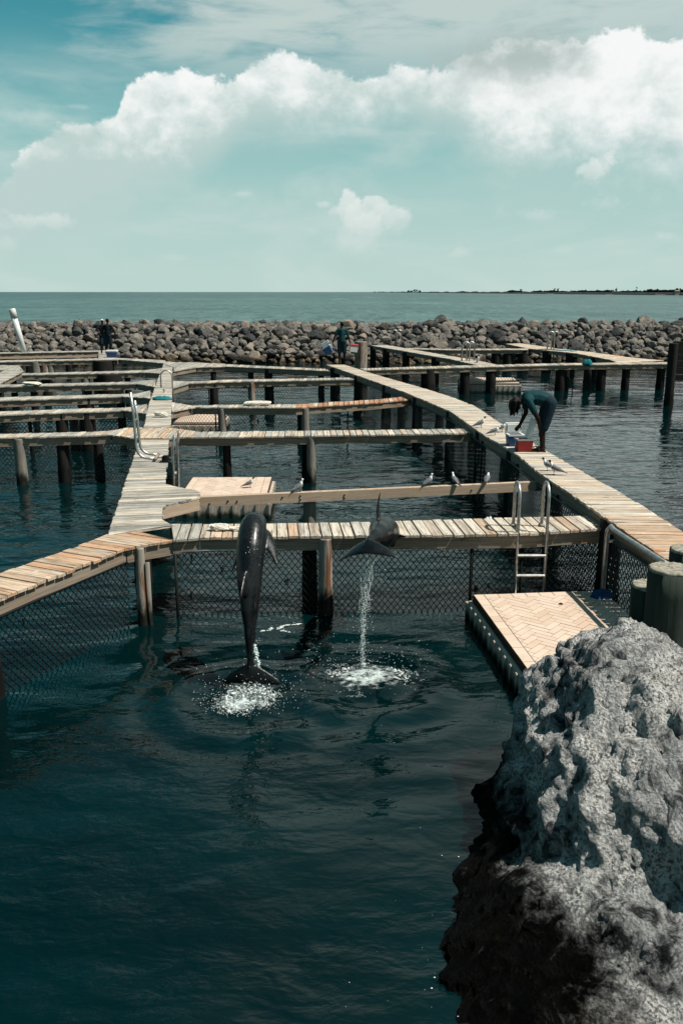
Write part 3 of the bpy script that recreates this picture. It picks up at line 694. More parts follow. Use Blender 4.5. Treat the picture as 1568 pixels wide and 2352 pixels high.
CURVED = th
# right-hand pens
def rdeck(label, F, Bk, pal, posts_=(), axis=(1, 0), z=ZR, sides='AB'):
    Fw, Bw = E(F, z), E(Bk, z); c = (mid(Fw)+mid(Bw))/2
    th = thing('boardwalk', label, 'boardwalk', (c[0], c[1], z), group='walkways of the right-hand pens'); deck(th, Fw, Bw, z, axis, pal, sides=sides); posts(th, Fw, z, posts_, (0, .3)); return th, Fw, Bw
R1, R1F, R1B = rdeck('long level walkway on dark pilings running to the right edge behind the bending worker', [(836, 849.5), (1033, 844), (1272, 838), (1525, 835), (1620, 835)], [(826, 846), (1033, 839.5), (1272, 834), (1525, 831), (1620, 831)], GREY+TAN,
    [(1071, 'piling_dark', .2), (1132, 'piling_dark', .22), (1291, 'piling_dark', .2), (1318, 'piling_dark', .15, 1.2), (1366, 'piling_dark', .17, 1.2), (1384, 'piling_dark', .2), (1444, 'piling_dark', .17), (1526, 'piling_dark', .18), (930,), (985, 'piling_dark', .3)])
R2, R2F, R2B = rdeck('pale walkway slanting from the free-standing post down to the long level one at right', [(853, 793), (1033.5, 824), (1072, 833), (1100, 838.5)], [(889, 792), (1033.5, 817), (1091.5, 826.5), (1139, 836.5)], GREY+TAN, [(858, 'piling_dark', .17), (886, 'piling_dark', .2), (932, 'piling_dark', .2), (1000, 'piling_dark', .2)], axis=(1, -1.6), z=ZR+.004)
R3, R3F, R3B = rdeck('narrow rust-stained walkway level across the far right pen', [(930, 801), (1033, 803.5), (1213, 802.5)], [(912, 798.5), (1033, 801), (1213, 799.8)], TAN+GREY[:2], [(1140, 'piling_dark', .25), (1170, 'piling_dark', .25), (1206, 'piling_dark', .28)], z=ZR-.006)
R4, R4F, R4B = rdeck('far right diagonal walkway with the blue mat, nearest the breakwater', [(1161, 789), (1211, 799.5), (1323, 811), (1402, 826), (1420, 833)], [(1194, 788), (1279, 800), (1357.5, 808.5), (1446, 820.5), (1524, 827.5)], TAN+[ORANGE[3], ORANGE[1]], [(1260, 'piling_dark', .25), (1315, 'piling_dark', .25), (1366, 'piling_dark', .2)], axis=(.72, -1), z=ZR+.008)

# ------------------------------------------------------------------ chain-link fences hung under the walkways
def fence(label, P, ztop, zbot, cell=.083, r=.0062, m='wire', rail=True, post_px=(), weeds=0, wob=.012, group=None):
    """P: list of ground points; diamond mesh of real wires, a top rail and posts"""
    P = [np.array(p[:2]) for p in P]; c = mid(P); th = thing('chain_link_fence', label, 'fence', (c[0], c[1], 0), group=group)
    mb = MB(); S = [0]
    for k in range(len(P)-1): S.append(S[-1]+np.linalg.norm(P[k+1]-P[k]))
    T = S[-1]; H = ztop-zbot
    def pt(s, z, o=0.0):
        s = min(max(s, 0), T); k = max(i for i in range(len(S)-1) if S[i] <= s+1e-9); w = (s-S[k])/(S[k+1]-S[k]); p = P[k]*(1-w)+P[k+1]*w
        d = (P[k+1]-P[k])/(S[k+1]-S[k]); n = np.array((-d[1], d[0]))
        b = math.sin(s*2.1+z*3)*wob + math.sin(s*5.3)*wob*.5 + o
        return Vector((p[0]+n[0]*b, p[1]+n[1]*b, z))
    for sg in (1, -1):
        k0 = -int(H/cell)-1
        for k in range(k0, int(T/cell)+int(H/cell)+2):
            # s = s0 + sg*(z-zbot)*.62  (diamonds taller than wide)
            s0 = k*cell; kk = .80; za, zb = zbot, ztop
            if sg > 0:
                if s0 < 0: za = zbot - s0/kk
                if s0 + H*kk > T: zb = zbot + (T-s0)/kk
            else:
                if s0 > T: za = zbot + (s0-T)/kk
                if s0 - H*kk < 0: zb = zbot + s0/kk
            if zb-za < .04: continue
            ns = 3 if H > .6 else 2
            mb.tube([pt(s0+sg*kk*(za+(zb-za)*j/ns-zbot), za+(zb-za)*j/ns, sg*r*.6) for j in range(ns+1)], r, 4, cap=False)
    o = mb.build('wire_mesh', m, th)
    if rail:
        q = MB(); n = max(2, int(T/.5)); q.tube([pt(T*j/n, ztop) for j in range(n+1)], .018, 6); q.build('top_rail', 'galvanised' if rail == 'g' else m, th, True)
    for s in post_px:
        p = pt(T*s, 0); q = MB(); q.tube([(p.x, p.y, zbot-.3), (p.x, p.y, ztop+.06)], .022, 6); q.build('fence_post', 'wire', th, True)
    if weeds:
        for k in range(weeds):
            q = MB(); s = random.uniform(0, T); z0 = random.uniform(zbot+H*.45, ztop)
            for j in range(random.randint(2, 5)):
                z = z0; pth = []
                ss = s+random.uniform(-.03, .03)
                for h in range(4): pth.append(pt(ss+random.uniform(-.012, .012), z, random.uniform(-.02, .01))); z -= random.uniform(.02, .06)
                q.tube(pth, [.006, .010, .007, .002], 4)
            q.build('weed_strand', 'weed', th)
    return th
def along(pl, dy, i0=0, i1=None): return [p+np.array((0, dy)) for p in pl[i0:i1]]
fence('near chain-link fence under the plank walkway behind the two dolphins', [C1F[0]+(0, .06), C1F[1]+(.0, .06), C1F[2]+(0, .06), C1F[4]+(-.05, .06)], .90, -.25, rail='g', post_px=(.0, .68, .8), weeds=12)
fence('chain-link fence under the orange-brown walkway at lower left', [L0F[0]+(.05, .08), L0F[1]+(-.02, .06)], .88, -.25, weeds=10)
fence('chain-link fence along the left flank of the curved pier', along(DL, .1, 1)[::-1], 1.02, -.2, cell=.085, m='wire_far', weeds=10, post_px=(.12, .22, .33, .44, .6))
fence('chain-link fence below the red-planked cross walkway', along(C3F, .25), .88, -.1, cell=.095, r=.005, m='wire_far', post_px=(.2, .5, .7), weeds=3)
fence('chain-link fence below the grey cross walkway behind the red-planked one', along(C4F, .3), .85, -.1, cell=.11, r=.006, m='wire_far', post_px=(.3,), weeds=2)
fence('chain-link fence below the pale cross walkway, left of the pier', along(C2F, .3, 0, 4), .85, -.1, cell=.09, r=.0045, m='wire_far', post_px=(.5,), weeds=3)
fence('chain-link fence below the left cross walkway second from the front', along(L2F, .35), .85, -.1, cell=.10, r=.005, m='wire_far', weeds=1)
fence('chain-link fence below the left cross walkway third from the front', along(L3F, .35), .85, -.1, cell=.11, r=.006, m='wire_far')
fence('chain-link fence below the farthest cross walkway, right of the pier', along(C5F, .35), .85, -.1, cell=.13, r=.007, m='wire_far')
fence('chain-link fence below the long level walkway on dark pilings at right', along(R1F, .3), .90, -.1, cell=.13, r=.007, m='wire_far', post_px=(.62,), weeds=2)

# ================================================================== BREAKWATER
def boulder_mesh(seed, sub=3):
    v, f = ico(sub); v = v.copy(); o = seed*13.7
    r = 1 + .30*fbm(v*1.1+o, 2) + .16*fbm(v*2.6+o, 3, .55, ridge=True) - .10
    for k in range(11):                             # broken flat faces
        n = np.array([math.sin(seed*3+k*2.1), math.cos(seed*5+k*1.7), math.sin(seed+k*2.9)*.8+.15]); n /= np.linalg.norm(n)
        d = (v*r[:, None])@n; lim = .68+.15*math.sin(seed*7+k*5); r = np.where(d > lim, r*(lim + .12*(d-lim))/np.maximum(d, 1e-6), r)
    v = v*r[:, None]; return v*(1.25, .95, .80), f
BM = []
for k in range(9):
    v, f = boulder_mesh(k+1); o = fastmesh('boulder', v, f, 'boulder', None, False); me = o.data; bpy.data.objects.remove(o); BM.append(me)
BW = thing('breakwater', 'long breakwater of piled grey and tan boulders between the pens and the open sea', 'breakwater', (0, 56, 0))
def bslope(s):                                     # s = distance up the lagoon-side slope -> (dy, z)
    prof_ = [(0, 53.2, -.35), (1.1, 54.0, .3), (5.0, 57.3, 1.95), (7.2, 59.4, 2.05), (8.2, 60.3, 1.6)]
    for (s0, y0, z0), (s1, y1, z1) in zip(prof_, prof_[1:]):
        if s <= s1: w = (s-s0)/(s1-s0); return y0+(y1-y0)*w, z0+(z1-z0)*w
    return prof_[-1][1:]
mb = MB(); sec = [(52.9, -1.2), (54.0, -.1), (57.3, 1.45), (59.6, 1.5), (62, -1.2)]
mb.add([(x, y, z) for x in (-60, 60) for y, z in sec], [(k, k+1, 5+k+1, 5+k) for k in range(4)]); mb.build('core', 'rock_core', BW)
placed = []
def try_place(r, tries, n):
    out = 0
    for _ in range(tries):
        if out >= n: break
        x = random.uniform(-29, 29); s = random.uniform(0, 8.0); y, z = bslope(s); z += random.uniform(-.10, .16)*r*2
        if all((x-q[0])**2+(y-q[1])**2+((z-q[2])*1.3)**2 > ((r+q[3])*.72)**2 for q in placed if abs(q[0]-x) < 1.8): placed.append((x, y, z, r)); out += 1
for r, n in ((.62, 16), (.52, 60), (.43, 200), (.35, 480), (.27, 1000), (.20, 1500)): try_place(r*random.uniform(.97, 1.03), n*14, n)
for px, py, r in ((1012, 728, .5), (1384, 738, .42), (1110, 735, .4), (1255, 738, .5)): p = WY(px, py+8, 58.5); placed.append((p.x, p.y, p.z, r))
vis = sorted(placed, key=lambda q: -q[3]*(1 if abs(q[0]) < 23.5 and q[1] < 59.6 else .3))
SV, SF, base = [], [], 0
for i, (x, y, z, r) in enumerate(vis):
    rot = Matrix.Rotation(random.uniform(0, 6.28), 3, 'Z') @ Matrix.Rotation(random.uniform(-.5, .5), 3, 'X') @ Matrix.Rotation(random.uniform(-.4, .4), 3, 'Y'); sc = r*random.uniform(1.0, 1.16)
    if i < 296:
        o = bpy.data.objects.new('boulder', random.choice(BM)); o.location = (x, y, z); o.rotation_euler = rot.to_euler(); o.scale = (sc, sc*random.uniform(.85, 1.1), sc*random.uniform(.85, 1.1)); link(o, BW)
    else:
        v, f = boulder_mesh(i % 23 + 1, 2); v = (v*sc)@np.array(rot).T + (x, y, z); SV.append(v); SF.append(f+base); base += len(v)
o = fastmesh('small_boulders', np.concatenate(SV), np.concatenate(SF), 'boulder', BW, False); tag(o, kind='stuff')

# ================================================================== FLOATING PLATFORMS
def clip_rect(poly, x0, y0, x1, y1):
    for ax, lim, sg in ((0, x0, 1), (0, x1, -1), (1, y0, 1), (1, y1, -1)):
        out = []
        for i in range(len(poly)):
            p, q = poly[i], poly[(i+1) % len(poly)]; a, b = (p[ax]-lim)*sg, (q[ax]-lim)*sg
            if a >= 0: out.append(p)
            if (a < 0) != (b < 0): w = a/(a-b); out.append((p[0]+(q[0]-p[0])*w, p[1]+(q[1]-p[1])*w))
        poly = out
        if len(poly) < 3: return []
    return poly
def area(q): return abs(sum(q[i][0]*q[(i+1) % len(q)][1]-q[(i+1) % len(q)][0]*q[i][1] for i in range(len(q))))/2
def platform(label, origin, ux, w, l, ztop, tiles=True, ribs=.21):
    """origin: near-left corner of the deck slab; ux: unit vector to the right; slab w wide, l deep"""
    o2 = np.array(origin[:2]); ux = np.array(ux)/np.linalg.norm(ux); uy = np.array((-ux[1], ux[0]))
    G = lambda a, b: tuple(o2+ux*a+uy*b)
    c = G(w/2, l/2); th = thing('floating_platform', label, 'platform', (c[0], c[1], 0))
    mb = MB(); e = .055; mb.quadprism([G(-e, -e), G(w+e, -e), G(w+e, l+e), G(-e, l+e)], -.35, ztop-.10, .012)
    hull = mb.build('hull', 'float_body', th)
    def rib(a0, b0, a1, b1): q = MB(); q.quadprism(ccw([G(a0, b0), G(a1, b0), G(a1, b1), G(a0, b1)]), -.3, ztop-.115, .008); q.build('rib', 'float_body', hull)
    n = int((l+2*e)/ribs)
    for k in range(n+1):
        b = -e+(l+2*e)*k/n
        for a0, a1 in ((-e-.022, -e+.001), (w+e-.001, w+e+.022)): rib(a0, b-.03, a1, b+.03)
    n = int((w+2*e)/ribs)
    for k in range(n+1):
        a = -e+(w+2*e)*k/n
        for b0, b1 in ((-e-.022, -e+.001), (l+e-.001, l+e+.022)): rib(a-.03, b0, a+.03, b1)
    mb = MB(); mb.quadprism([G(-.012, -.012), G(w+.012, -.012), G(w+.012, l+.012), G(-.012, l+.012)], ztop-.10, ztop-.07); mb.build('shadow_gap', 'float_gap', th)
    mb = MB(); mb.quadprism([G(0, 0), G(w, 0), G(w, l), G(0, l)], ztop-.07, ztop-.006); mb.build('deck_slab', 'float_tile' if not tiles else 'float_gap', th)
    def tile(poly, h=0.0, name='tile'):
        wp = ccw([G(*p) for p in poly]); cc = np.mean(np.array(wp), 0); m_ = MB(); m_.quadprism([(p[0]-cc[0], p[1]-cc[1]) for p in wp], -.066, h, .0015)
        o = m_.build(name, 'float_tile'); C.objects.unlink(o); o.location = (cc[0], cc[1], ztop+random.uniform(-.0015, .001)); link(o, th)
    if tiles:
        bd, g = .135, .0035
        for a0, a1 in ((0, bd), (w-bd, w)):
            k = int(round(l/.20))
            for i in range(k): tile([(a0+g, l*i/k+g), (a1-g, l*i/k+g), (a1-g, l*(i+1)/k-g), (a0+g, l*(i+1)/k-g)], 0, 'border_tile')
        k = int(round((w-2*bd)/.18))
        for b0, b1 in ((0, bd), (l-bd, l)):
            for i in range(k): A_, B_ = bd+(w-2*bd)*i/k, bd+(w-2*bd)*(i+1)/k; tile([(A_+g, b0+g), (B_-g, b0+g), (B_-g, b1-g), (A_+g, b1-g)], 0, 'border_tile')
        tw, tl = .0925, .2775; s2 = math.sqrt(.5)              # 45 degree herringbone, 3:1 bricks
        for i in range(-30, 60):
            for j in range(-20, 25):
                for kind in (0, 1):
                    bx, by = i*tw + j*tl, i*tw - j*tl
                    r_ = [(bx, by), (bx+tl, by), (bx+tl, by+tw), (bx, by+tw)] if kind == 0 else [(bx+tl, by-tl+tw), (bx+tl+tw, by-tl+tw), (bx+tl+tw, by+tw), (bx+tl, by+tw)]
                    r_ = inset(r_, .0034); pq = [((p[0]-p[1])*s2+.6, (p[0]+p[1])*s2-.9) for p in r_]
                    cp = clip_rect(pq, bd+g, bd+g, w-bd-g, l-bd-g)
                    if len(cp) > 2 and area(cp) > .0006: tile(cp)
    return th, G
FZ = .34
nl, fl = W(1212, 1538, FZ), W(1087, 1366, FZ)
uy_ = np.array((fl.x-nl.x, fl.y-nl.y)); LEN = float(np.linalg.norm(uy_)); ux_ = np.array((uy_[1], -uy_[0]))/LEN
FL1, G1 = platform('big tan herringbone-tiled floating platform behind the foreground rock', nl, ux_, 1.74, LEN, FZ)
n2 = W(474, 1150, .36)
FL2, G2 = platform('pale floating platform beside the pier, behind the bare timber beam', (-3.10, 16.25), (1, .02), 1.66, 1.85, .40, True)
FL3, G3 = platform('small cream floating platform under the red-planked cross walkway', (W(399, 969, .4).x, W(399, 969, .4).y), (1, .0), 1.35, 1.9, .40, False)
FL4, G4 = platform('distant pale floating platform moored under the long level walkway at right', (W(1058, 875, .45).x, 37.6), (1, -.08), 2.4, 2.4, .45, False)
# things lying on the near platform
def cloth(name, label, cat, c, r, m, h=.06, sq=(1, .7)):
    v, f = ico(3); v = v.copy(); k = 1+.35*fbm(v*1.9+c[0], 3); v = v*k[:, None]*(r*sq[0], r*sq[1], h); v[:, 2] = np.maximum(v[:, 2], -.002)+.003
    o = fastmesh(name, v, f, m); o.location = c; return tag(o, label, cat)
p = W(1381, 1371, FZ); cloth('towel', 'crumpled blue towel on the far corner of the herringbone platform', 'towel', (p.x, p.y, FZ), .15, 'cloth_blue', .10, (1, .6))
p = W(1287, 1388, FZ); cloth('dead_leaf', 'small dark dead leaf on the herringbone platform', 'leaf', (p.x, p.y, FZ), .03, 'leaf_dark', .014)

# ================================================================== LADDERS AND RAILS
def hoop_ladder(label, foot, front, ztop, z0, zbot, width, sx=1, r=.022, rungs=(.70, .40, .1), name='dock_ladder', group=None, fold=1):
    """two hooped rails side by side along x: back foot on the deck, front leg down into the water, rungs between"""
    th = thing(name, label, 'ladder', (foot[0]+width/2, foot[1], z0), group=group)
    for k in (0, 1):
        x = foot[0]+k*width; d = (front[1]-foot[1])/2; yc = (front[1]+foot[1])/2; rr = abs(d)
        path = [(x, foot[1], z0), (x, foot[1], ztop-rr)] + [(x, yc+rr*math.cos(a), ztop-rr+rr*math.sin(a)) for a in [math.pi*j/10 for j in range(1, 10)]] + [(x, front[1], ztop-rr), (x, front[1], zbot)]
        mb = MB(); mb.tube(path, r, 10); o = mb.build('rail', 'galvanised', th, True)
        q = MB(); q.lathe([(r*2.2, z0), (r*2.2, z0+.012), (r*1.3, z0+.03)], (x, foot[1]), 10); q.build('foot_plate', 'piling_rust', o, True)
    for z in rungs:
        q = MB(); q.box((foot[0]+width/2, front[1]-.01, z), (width, .055, .028), 0, 0, .006); q.build('rung', 'galvanised', th)
    return th
a = W(1178, 1207, ZC); b = W(1184, 1226, ZC)
hoop_ladder('shiny hooped ladder on the near walkway, above the herringbone platform', (a.x, 11.55), (b.x, 11.22), 1.74, ZC, -.3, .385, rungs=(.78, .50, .22))
def sidehoop(label, p, h, d, r=.022, ext=.0, gap=.4):
    """pair of hoops one behind the other on a far deck"""
    th = thing('dock_ladder', label, 'ladder', p)
    for k in (0, 1):
        x, y, z = p[0]+k*gap, p[1]+.25*k, p[2]; rr = d/2
        path = [(x, y, z), (x, y, z+h-rr)] + [(x+rr-rr*math.cos(a), y-.1*k, z+h-rr+rr*math.sin(a)) for a in [math.pi*j/8 for j in range(1, 8)]] + [(x+d, y, z+h-rr), (x+d, y-.05, z-.7-ext)]
        mb = MB(); mb.tube(path, r, 8); mb.build('rail', 'galvanised', th, True)
    for z in (.5, .2):
        q = MB(); q.box((p[0]+d+gap/2, p[1], p[2]-1.1+z), (gap, .05, .03)); q.build('rung', 'galvanised', th)
    return th
p = W(898, 794, ZR); sidehoop('far hooped ladder beside the free-standing post, against the breakwater', p, .9, .34, .035, gap=.28)
p = W(1060, 829, ZR); sidehoop('hooped ladder on the slanting walkway of the right pens', p, .85, .34, .035, gap=.26)
p = W(1256, 802, ZR); sidehoop('hooped ladder standing on the blue mat at far right', p, .95, .36, .035, gap=.28)
# hand loop on the pier
p = W(370, 890, ZC); q_ = W(396, 890, ZC); th = thing('hand_rail', 'bent pipe hand rail arching across the grey pier', 'rail', p)
w_ = q_.x-p.x; mb = MB(); mb.tube([(p.x, p.y, ZC), (p.x, p.y, ZC+.38)] + [(p.x+w_/2-w_/2*math.cos(a), p.y, ZC+.38+w_/2*math.sin(a)) for a in [math.pi*j/10 for j in range(1, 10)]] + [(q_.x, p.y, ZC+.38), (q_.x+.05, p.y-.1, -.1)], .026, 8); mb.build('pipe', 'galvanised', th, True)
mb = MB(); mb.tube([(q_.x-.02, p.y-1.4, ZC+.1), (q_.x+.1, p.y-1.5, ZC-.1), (q_.x+.1, p.y-1.5, -.2)], .03, 8); mb.build('lower_pipe', 'galvanised', th, True)
# swung-up ladder: two tall pipes curving onto the deck
foot = W(357, 1060, ZC); th = thing('dock_ladder', 'swung-up pipe ladder standing tall on the left side of the grey pier', 'ladder', foot)
for k, (xo, yo, hz) in enumerate(((0, 0, 1.30), (-.03, .42, 1.10))):
    x0, x1, y = foot.x+xo, W(315, 1060, ZC).x+xo, foot.y+yo; rr = .22
    path = [(x0, y, ZC+.06), (x1+rr, y, ZC+.06)] + [(x1+rr-rr*math.sin(a), y, ZC+.06+rr-rr*math.cos(a)) for a in [math.pi/2*j/6 for j in range(1, 7)]] + [(x1-.02, y, ZC+hz*.7), (x1-.05, y, ZC+hz)]
    mb = MB(); mb.tube(path, .026, 8); mb.build('rail', 'galvanised', th, True)
for hz in (.45, .75, 1.02):
    mb = MB(); mb.tube([(W(315, 1060, ZC).x-.03, foot.y, ZC+hz), (W(315, 1060, ZC).x-.06, foot.y+.42, ZC+hz)], .014, 6); mb.build('rung', 'galvanised', th, True)
mb = MB(); mb.tube([(foot.x-.0, foot.y-.06, ZC+.06), (foot.x-.03, foot.y+.48, ZC+.06)], .03, 8); mb.build('pivot_bar', 'piling_rust', th, True)
for xo, yo in ((.1, 0), (.07, .42)): mb = MB(); mb.box((foot.x+xo, foot.y+yo, ZC+.006), (.16, .12, .012)); mb.build('mounting_plate', 'piling_rust', th)
# folded ladder on the right flank of the pier, over the pale platform
p = W(386, 1062, ZC); th = thing('dock_ladder', 'folded pipe ladder hanging off the right side of the pier by the pale platform', 'ladder', p)
for k in (0, 1):
    y = p.y + .5*k; x = p.x + .06
    mb = MB(); mb.tube([(x+.10, y-.1, ZC+.52), (x+.03, y, ZC+.24), (x+.03, y, ZC-.1), (x+.01, y-.05, .1)], .028, 8); mb.build('rail', 'galvanised', th, True)
mb = MB(); mb.box((p.x-.06, p.y+.05, ZC+.06), (.10, .16, .12), 0, 0, .008); mb.build('hinge_block', 'dark_timber', th)
mb = MB(); mb.tube([(p.x-.04, p.y+.05, ZC+.07), (p.x+.1, p.y+.05, ZC+.07)], .022, 8); mb.build('hinge_pin', 'galvanised', th, True)
# pipe rail along the curved pier
th = thing('pipe_rail', 'grey bent pipe rail along the near edge of the curved pier beside the cut pilings', 'rail', W(1412, 1390, 0))
def off(px, py, z=ZD-.02): return Vector(W(px, py, z))
e0, e1 = off(1418, 1214), off(1544, 1297)
e0 = Vector((DL[8][0]-.03, DL[8][1]-.02, ZD-.06)); e1 = Vector((DL[9][0]-.05, DL[9][1]-.0, ZD-.03))
dv = (e1-e0).normalized(); bl = e0 + Vector((0, 0, 0))
path = [(bl.x-.06, bl.y+.02, -.4), (bl.x-.06, bl.y+.02, ZD-.16), (bl.x-.055, bl.y+.01, ZD-.08), (bl.x-.03, bl.y-.03, ZD-.02)] + [tuple(bl+dv*s+Vector((-.035, 0, .02))) for s in (.14, .5, 1.0, 1.5, 1.9)] + [tuple(e1+dv*.05+Vector((.03, 0, 0)))]
mb = MB(); mb.tube(path, .034, 10); mb.build('pipe', 'galvanised', th, True)
mb = MB(); mb.tube([(bl.x-.06, bl.y+.02, ZD-.24), (bl.x+.16, bl.y+.02, ZD-.22)], .022, 8); mb.build('bracket', 'galvanised', th, True)

# ================================================================== PIPES, POSTS, SCREEN
p = W(58, 808, ZC); q_ = WY(27, 709, p.y); th = thing('pvc_pipe', 'white plastic pipe leaning up at far left in front of the breakwater', 'pipe', p)
mb = MB(); mb.tube([p+Vector((0, 0, -.3)), q_], .15, 14); mb.build('pipe', 'pvc', th, True)
dv = (q_-p).normalized(); mb = MB(); mb.tube([q_-dv*.5, q_-dv*.03, q_], [.172, .172, .16], 14); mb.build('pipe_collar', 'pvc', th, True)
mb = MB(); mb.tube([p+Vector((.2, -.1, .1)), p+Vector((.35, -.12, .3))], .05, 8); mb.tube([p+Vector((.2, -.1, -.2)), p+Vector((.2, -.1, .14))], .04, 8); mb.build('valve', 'galvanised', th, True)
o = W(829, 840, 0); th = thing('mooring_post', 'free-standing dark post with rusty flank beside the far ladder', 'post', (o.x, 41.5, 0))
x = (828-784)/FPX*41.5; piling(th, x, 41.5, 1.95, .30, 'piling_rust')
Y = 33.4; x0 = (1527-784)/FPX*Y; th = thing('timber_screen', 'dark timber screen with a post at the right edge of the long level walkway', 'screen', (x0+.6, Y, 0))
piling(th, x0+.12, Y, 2.33, .17, 'piling_dark')
for k in range(5): mb = MB(); mb.box((x0+1.3, Y+.12, 1.30+.245*k), (2.3, .05, .235), 0, 0, .008); mb.build('plank', 'dark_timber', th)
mb = MB(); mb.box((x0+1.6, Y, 1.05), (2.6, .12, .2)); mb.build('side_board', 'dark_timber', th)
# three cut pilings in the right foreground
def cut_pile(label, x, y, zt, r):
    th = thing('cut_piling', label, 'piling', (x, y, 0)); n = 40
    rings = []
    for z in (-.8, .2, .8, zt-.25, zt-.03):
        rings.append([(x+r*(1+.025*math.sin(i*5.1+z)+.02*math.sin(i*2.3))*math.cos(2*math.pi*i/n), y+r*(1+.025*math.sin(i*5.1+z)+.02*math.sin(i*2.3))*math.sin(2*math.pi*i/n), z) for i in range(n)])
    mb = MB(); mb.rings(rings); mb.build('trunk', 'piling_green', th, True)
    rings = [[(x+(p_[0]-x)*k, y+(p_[1]-y)*k, z+.004*math.sin(j*3)) for j, p_ in enumerate(rings[-1])] for k, z in ((1.0, zt-.03), (.97, zt-.004), (.90, zt), (.45, zt-.004), (.08, zt-.012))]
    mb = MB(); mb.rings(rings); mb.build('cut_top', 'piling_top', th, True)
cut_pile('lowest of the three cut green-grey pilings, leftmost behind the rock', *WY(1493, 1341, 7.75)[:2], WY(1493, 1341, 7.75).z, .165)
cut_pile('thick middle cut piling behind the rock, taller than its left neighbour', *WY(1541, 1303, 7.42)[:2], WY(1541, 1303, 7.42).z, .19)
cut_pile('tallest cut piling at the right edge, mostly hidden by the thick one', *WY(1582, 1259, 8.05)[:2], WY(1582, 1259, 8.05).z, .17)

# ================================================================== FOREGROUND ROCK
def rock():
    v, f = ico(7); d = v.copy()
    # big form: a blunt egg with a leaning crown, drawn out into a low toe towards the camera and to the left
    c = np.array((2.87, 6.1, -.09)); sx = np.where(d[:, 0] < 0, 1.62, 1.9); sy = np.where(d[:, 1] < 0, 1.75, 1.25); sz = np.where(d[:, 2] > 0, 1.62, 1.2)
    q = 2.6; k = (np.abs(d)**q).sum(1)**(-1/q); P = d*k[:, None]*np.stack([sx, sy, sz], 1)
    low = np.clip(.62-P[:, 2], 0, 1.2); fr = np.clip(-d[:, 1]+.12, 0, 1)
    P[:, 0] -= low*(.28+1.75*fr)*np.clip(-d[:, 0]+.35, 0, 1)
    P[:, 1] -= 1.0*low*np.clip(-d[:, 1]+.25, 0, 1); P[:, 1] += .38*np.clip(P[:, 2]-.3, 0, 2)
    P[:, 2] -= .048*np.clip(.6-P[:, 0], 0, 3)*np.clip(P[:, 2], 0, 1); P[:, 2] -= .62*np.clip(P[:, 0]+.48, 0, 3)*np.clip(P[:, 2]-.4, 0, 1)
    n = d*(1/sx[:, None]*0+1)
    g1 = fbm(P*.85+3.1, 3, .5); hi = np.clip(P[:, 2]/1.2, 0, 1)
    wv = fbm(P*1.1+12, 2)*.6
    gr_ = fbm(np.stack([(P[:, 0]+wv)*2.6, (P[:, 1]+wv)*2.6, P[:, 2]*.75], 1)+9, 4, .52, ridge=True)         # steep runnels
    st = fbm(np.stack([P[:, 0]*1.5, P[:, 1]*1.5, P[:, 2]*4.5+P[:, 0]*2.8-P[:, 1]*1.4+wv*2], 1)+4, 4, .55, ridge=True)   # tilted bedding
    g3 = fbm(P*(5.5, 5.5, 3.4)+2, 5, .62, ridge=True)
    cav = sum(np.exp(-(((P-np.array(q_))/np.array(r_))**2).sum(1)) for q_, r_ in (((-.35, .1, 1.25), (.42, .4, .3)), ((.25, -.5, 1.0), (.5, .4, .3)), ((-1.1, .1, 1.1), (.3, .35, .2))))
    gul = np.exp(-((P[:, 0]+.75+.30*np.sin(P[:, 2]*2.4+P[:, 1]))/.17)**2)*np.clip(1.15-P[:, 2], 0, 1)
    bil = np.abs(fbm(P*1.35+21, 3, .5)); ck1 = np.exp(-(fbm(P*(1.5, 1.5, .8)+40, 3, .5)/.035)**2); ck2 = np.exp(-(fbm(P*(2.6, 2.6, 1.5)+60, 3, .5)/.035)**2)
    P = P + n*(.11*g1 + .16*(bil-.25) - .045*ck1 - .028*ck2 + .055*(gr_-.9) + .032*(st-.9) + .017*(g3-.9) - .15*gul - .05*cav)[:, None]
    g4 = fbm(P*14+5, 4, .65, ridge=True); g5 = np.clip(fbm(P*7.5+50, 3, .6)-.02, 0, 1); P = P + n*(.008*(g4-.9) - .09*g5*np.clip(cav, 0, 1) - .006*g5)[:, None]
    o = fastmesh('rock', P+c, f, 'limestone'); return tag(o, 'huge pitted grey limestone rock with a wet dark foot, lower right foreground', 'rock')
rock()

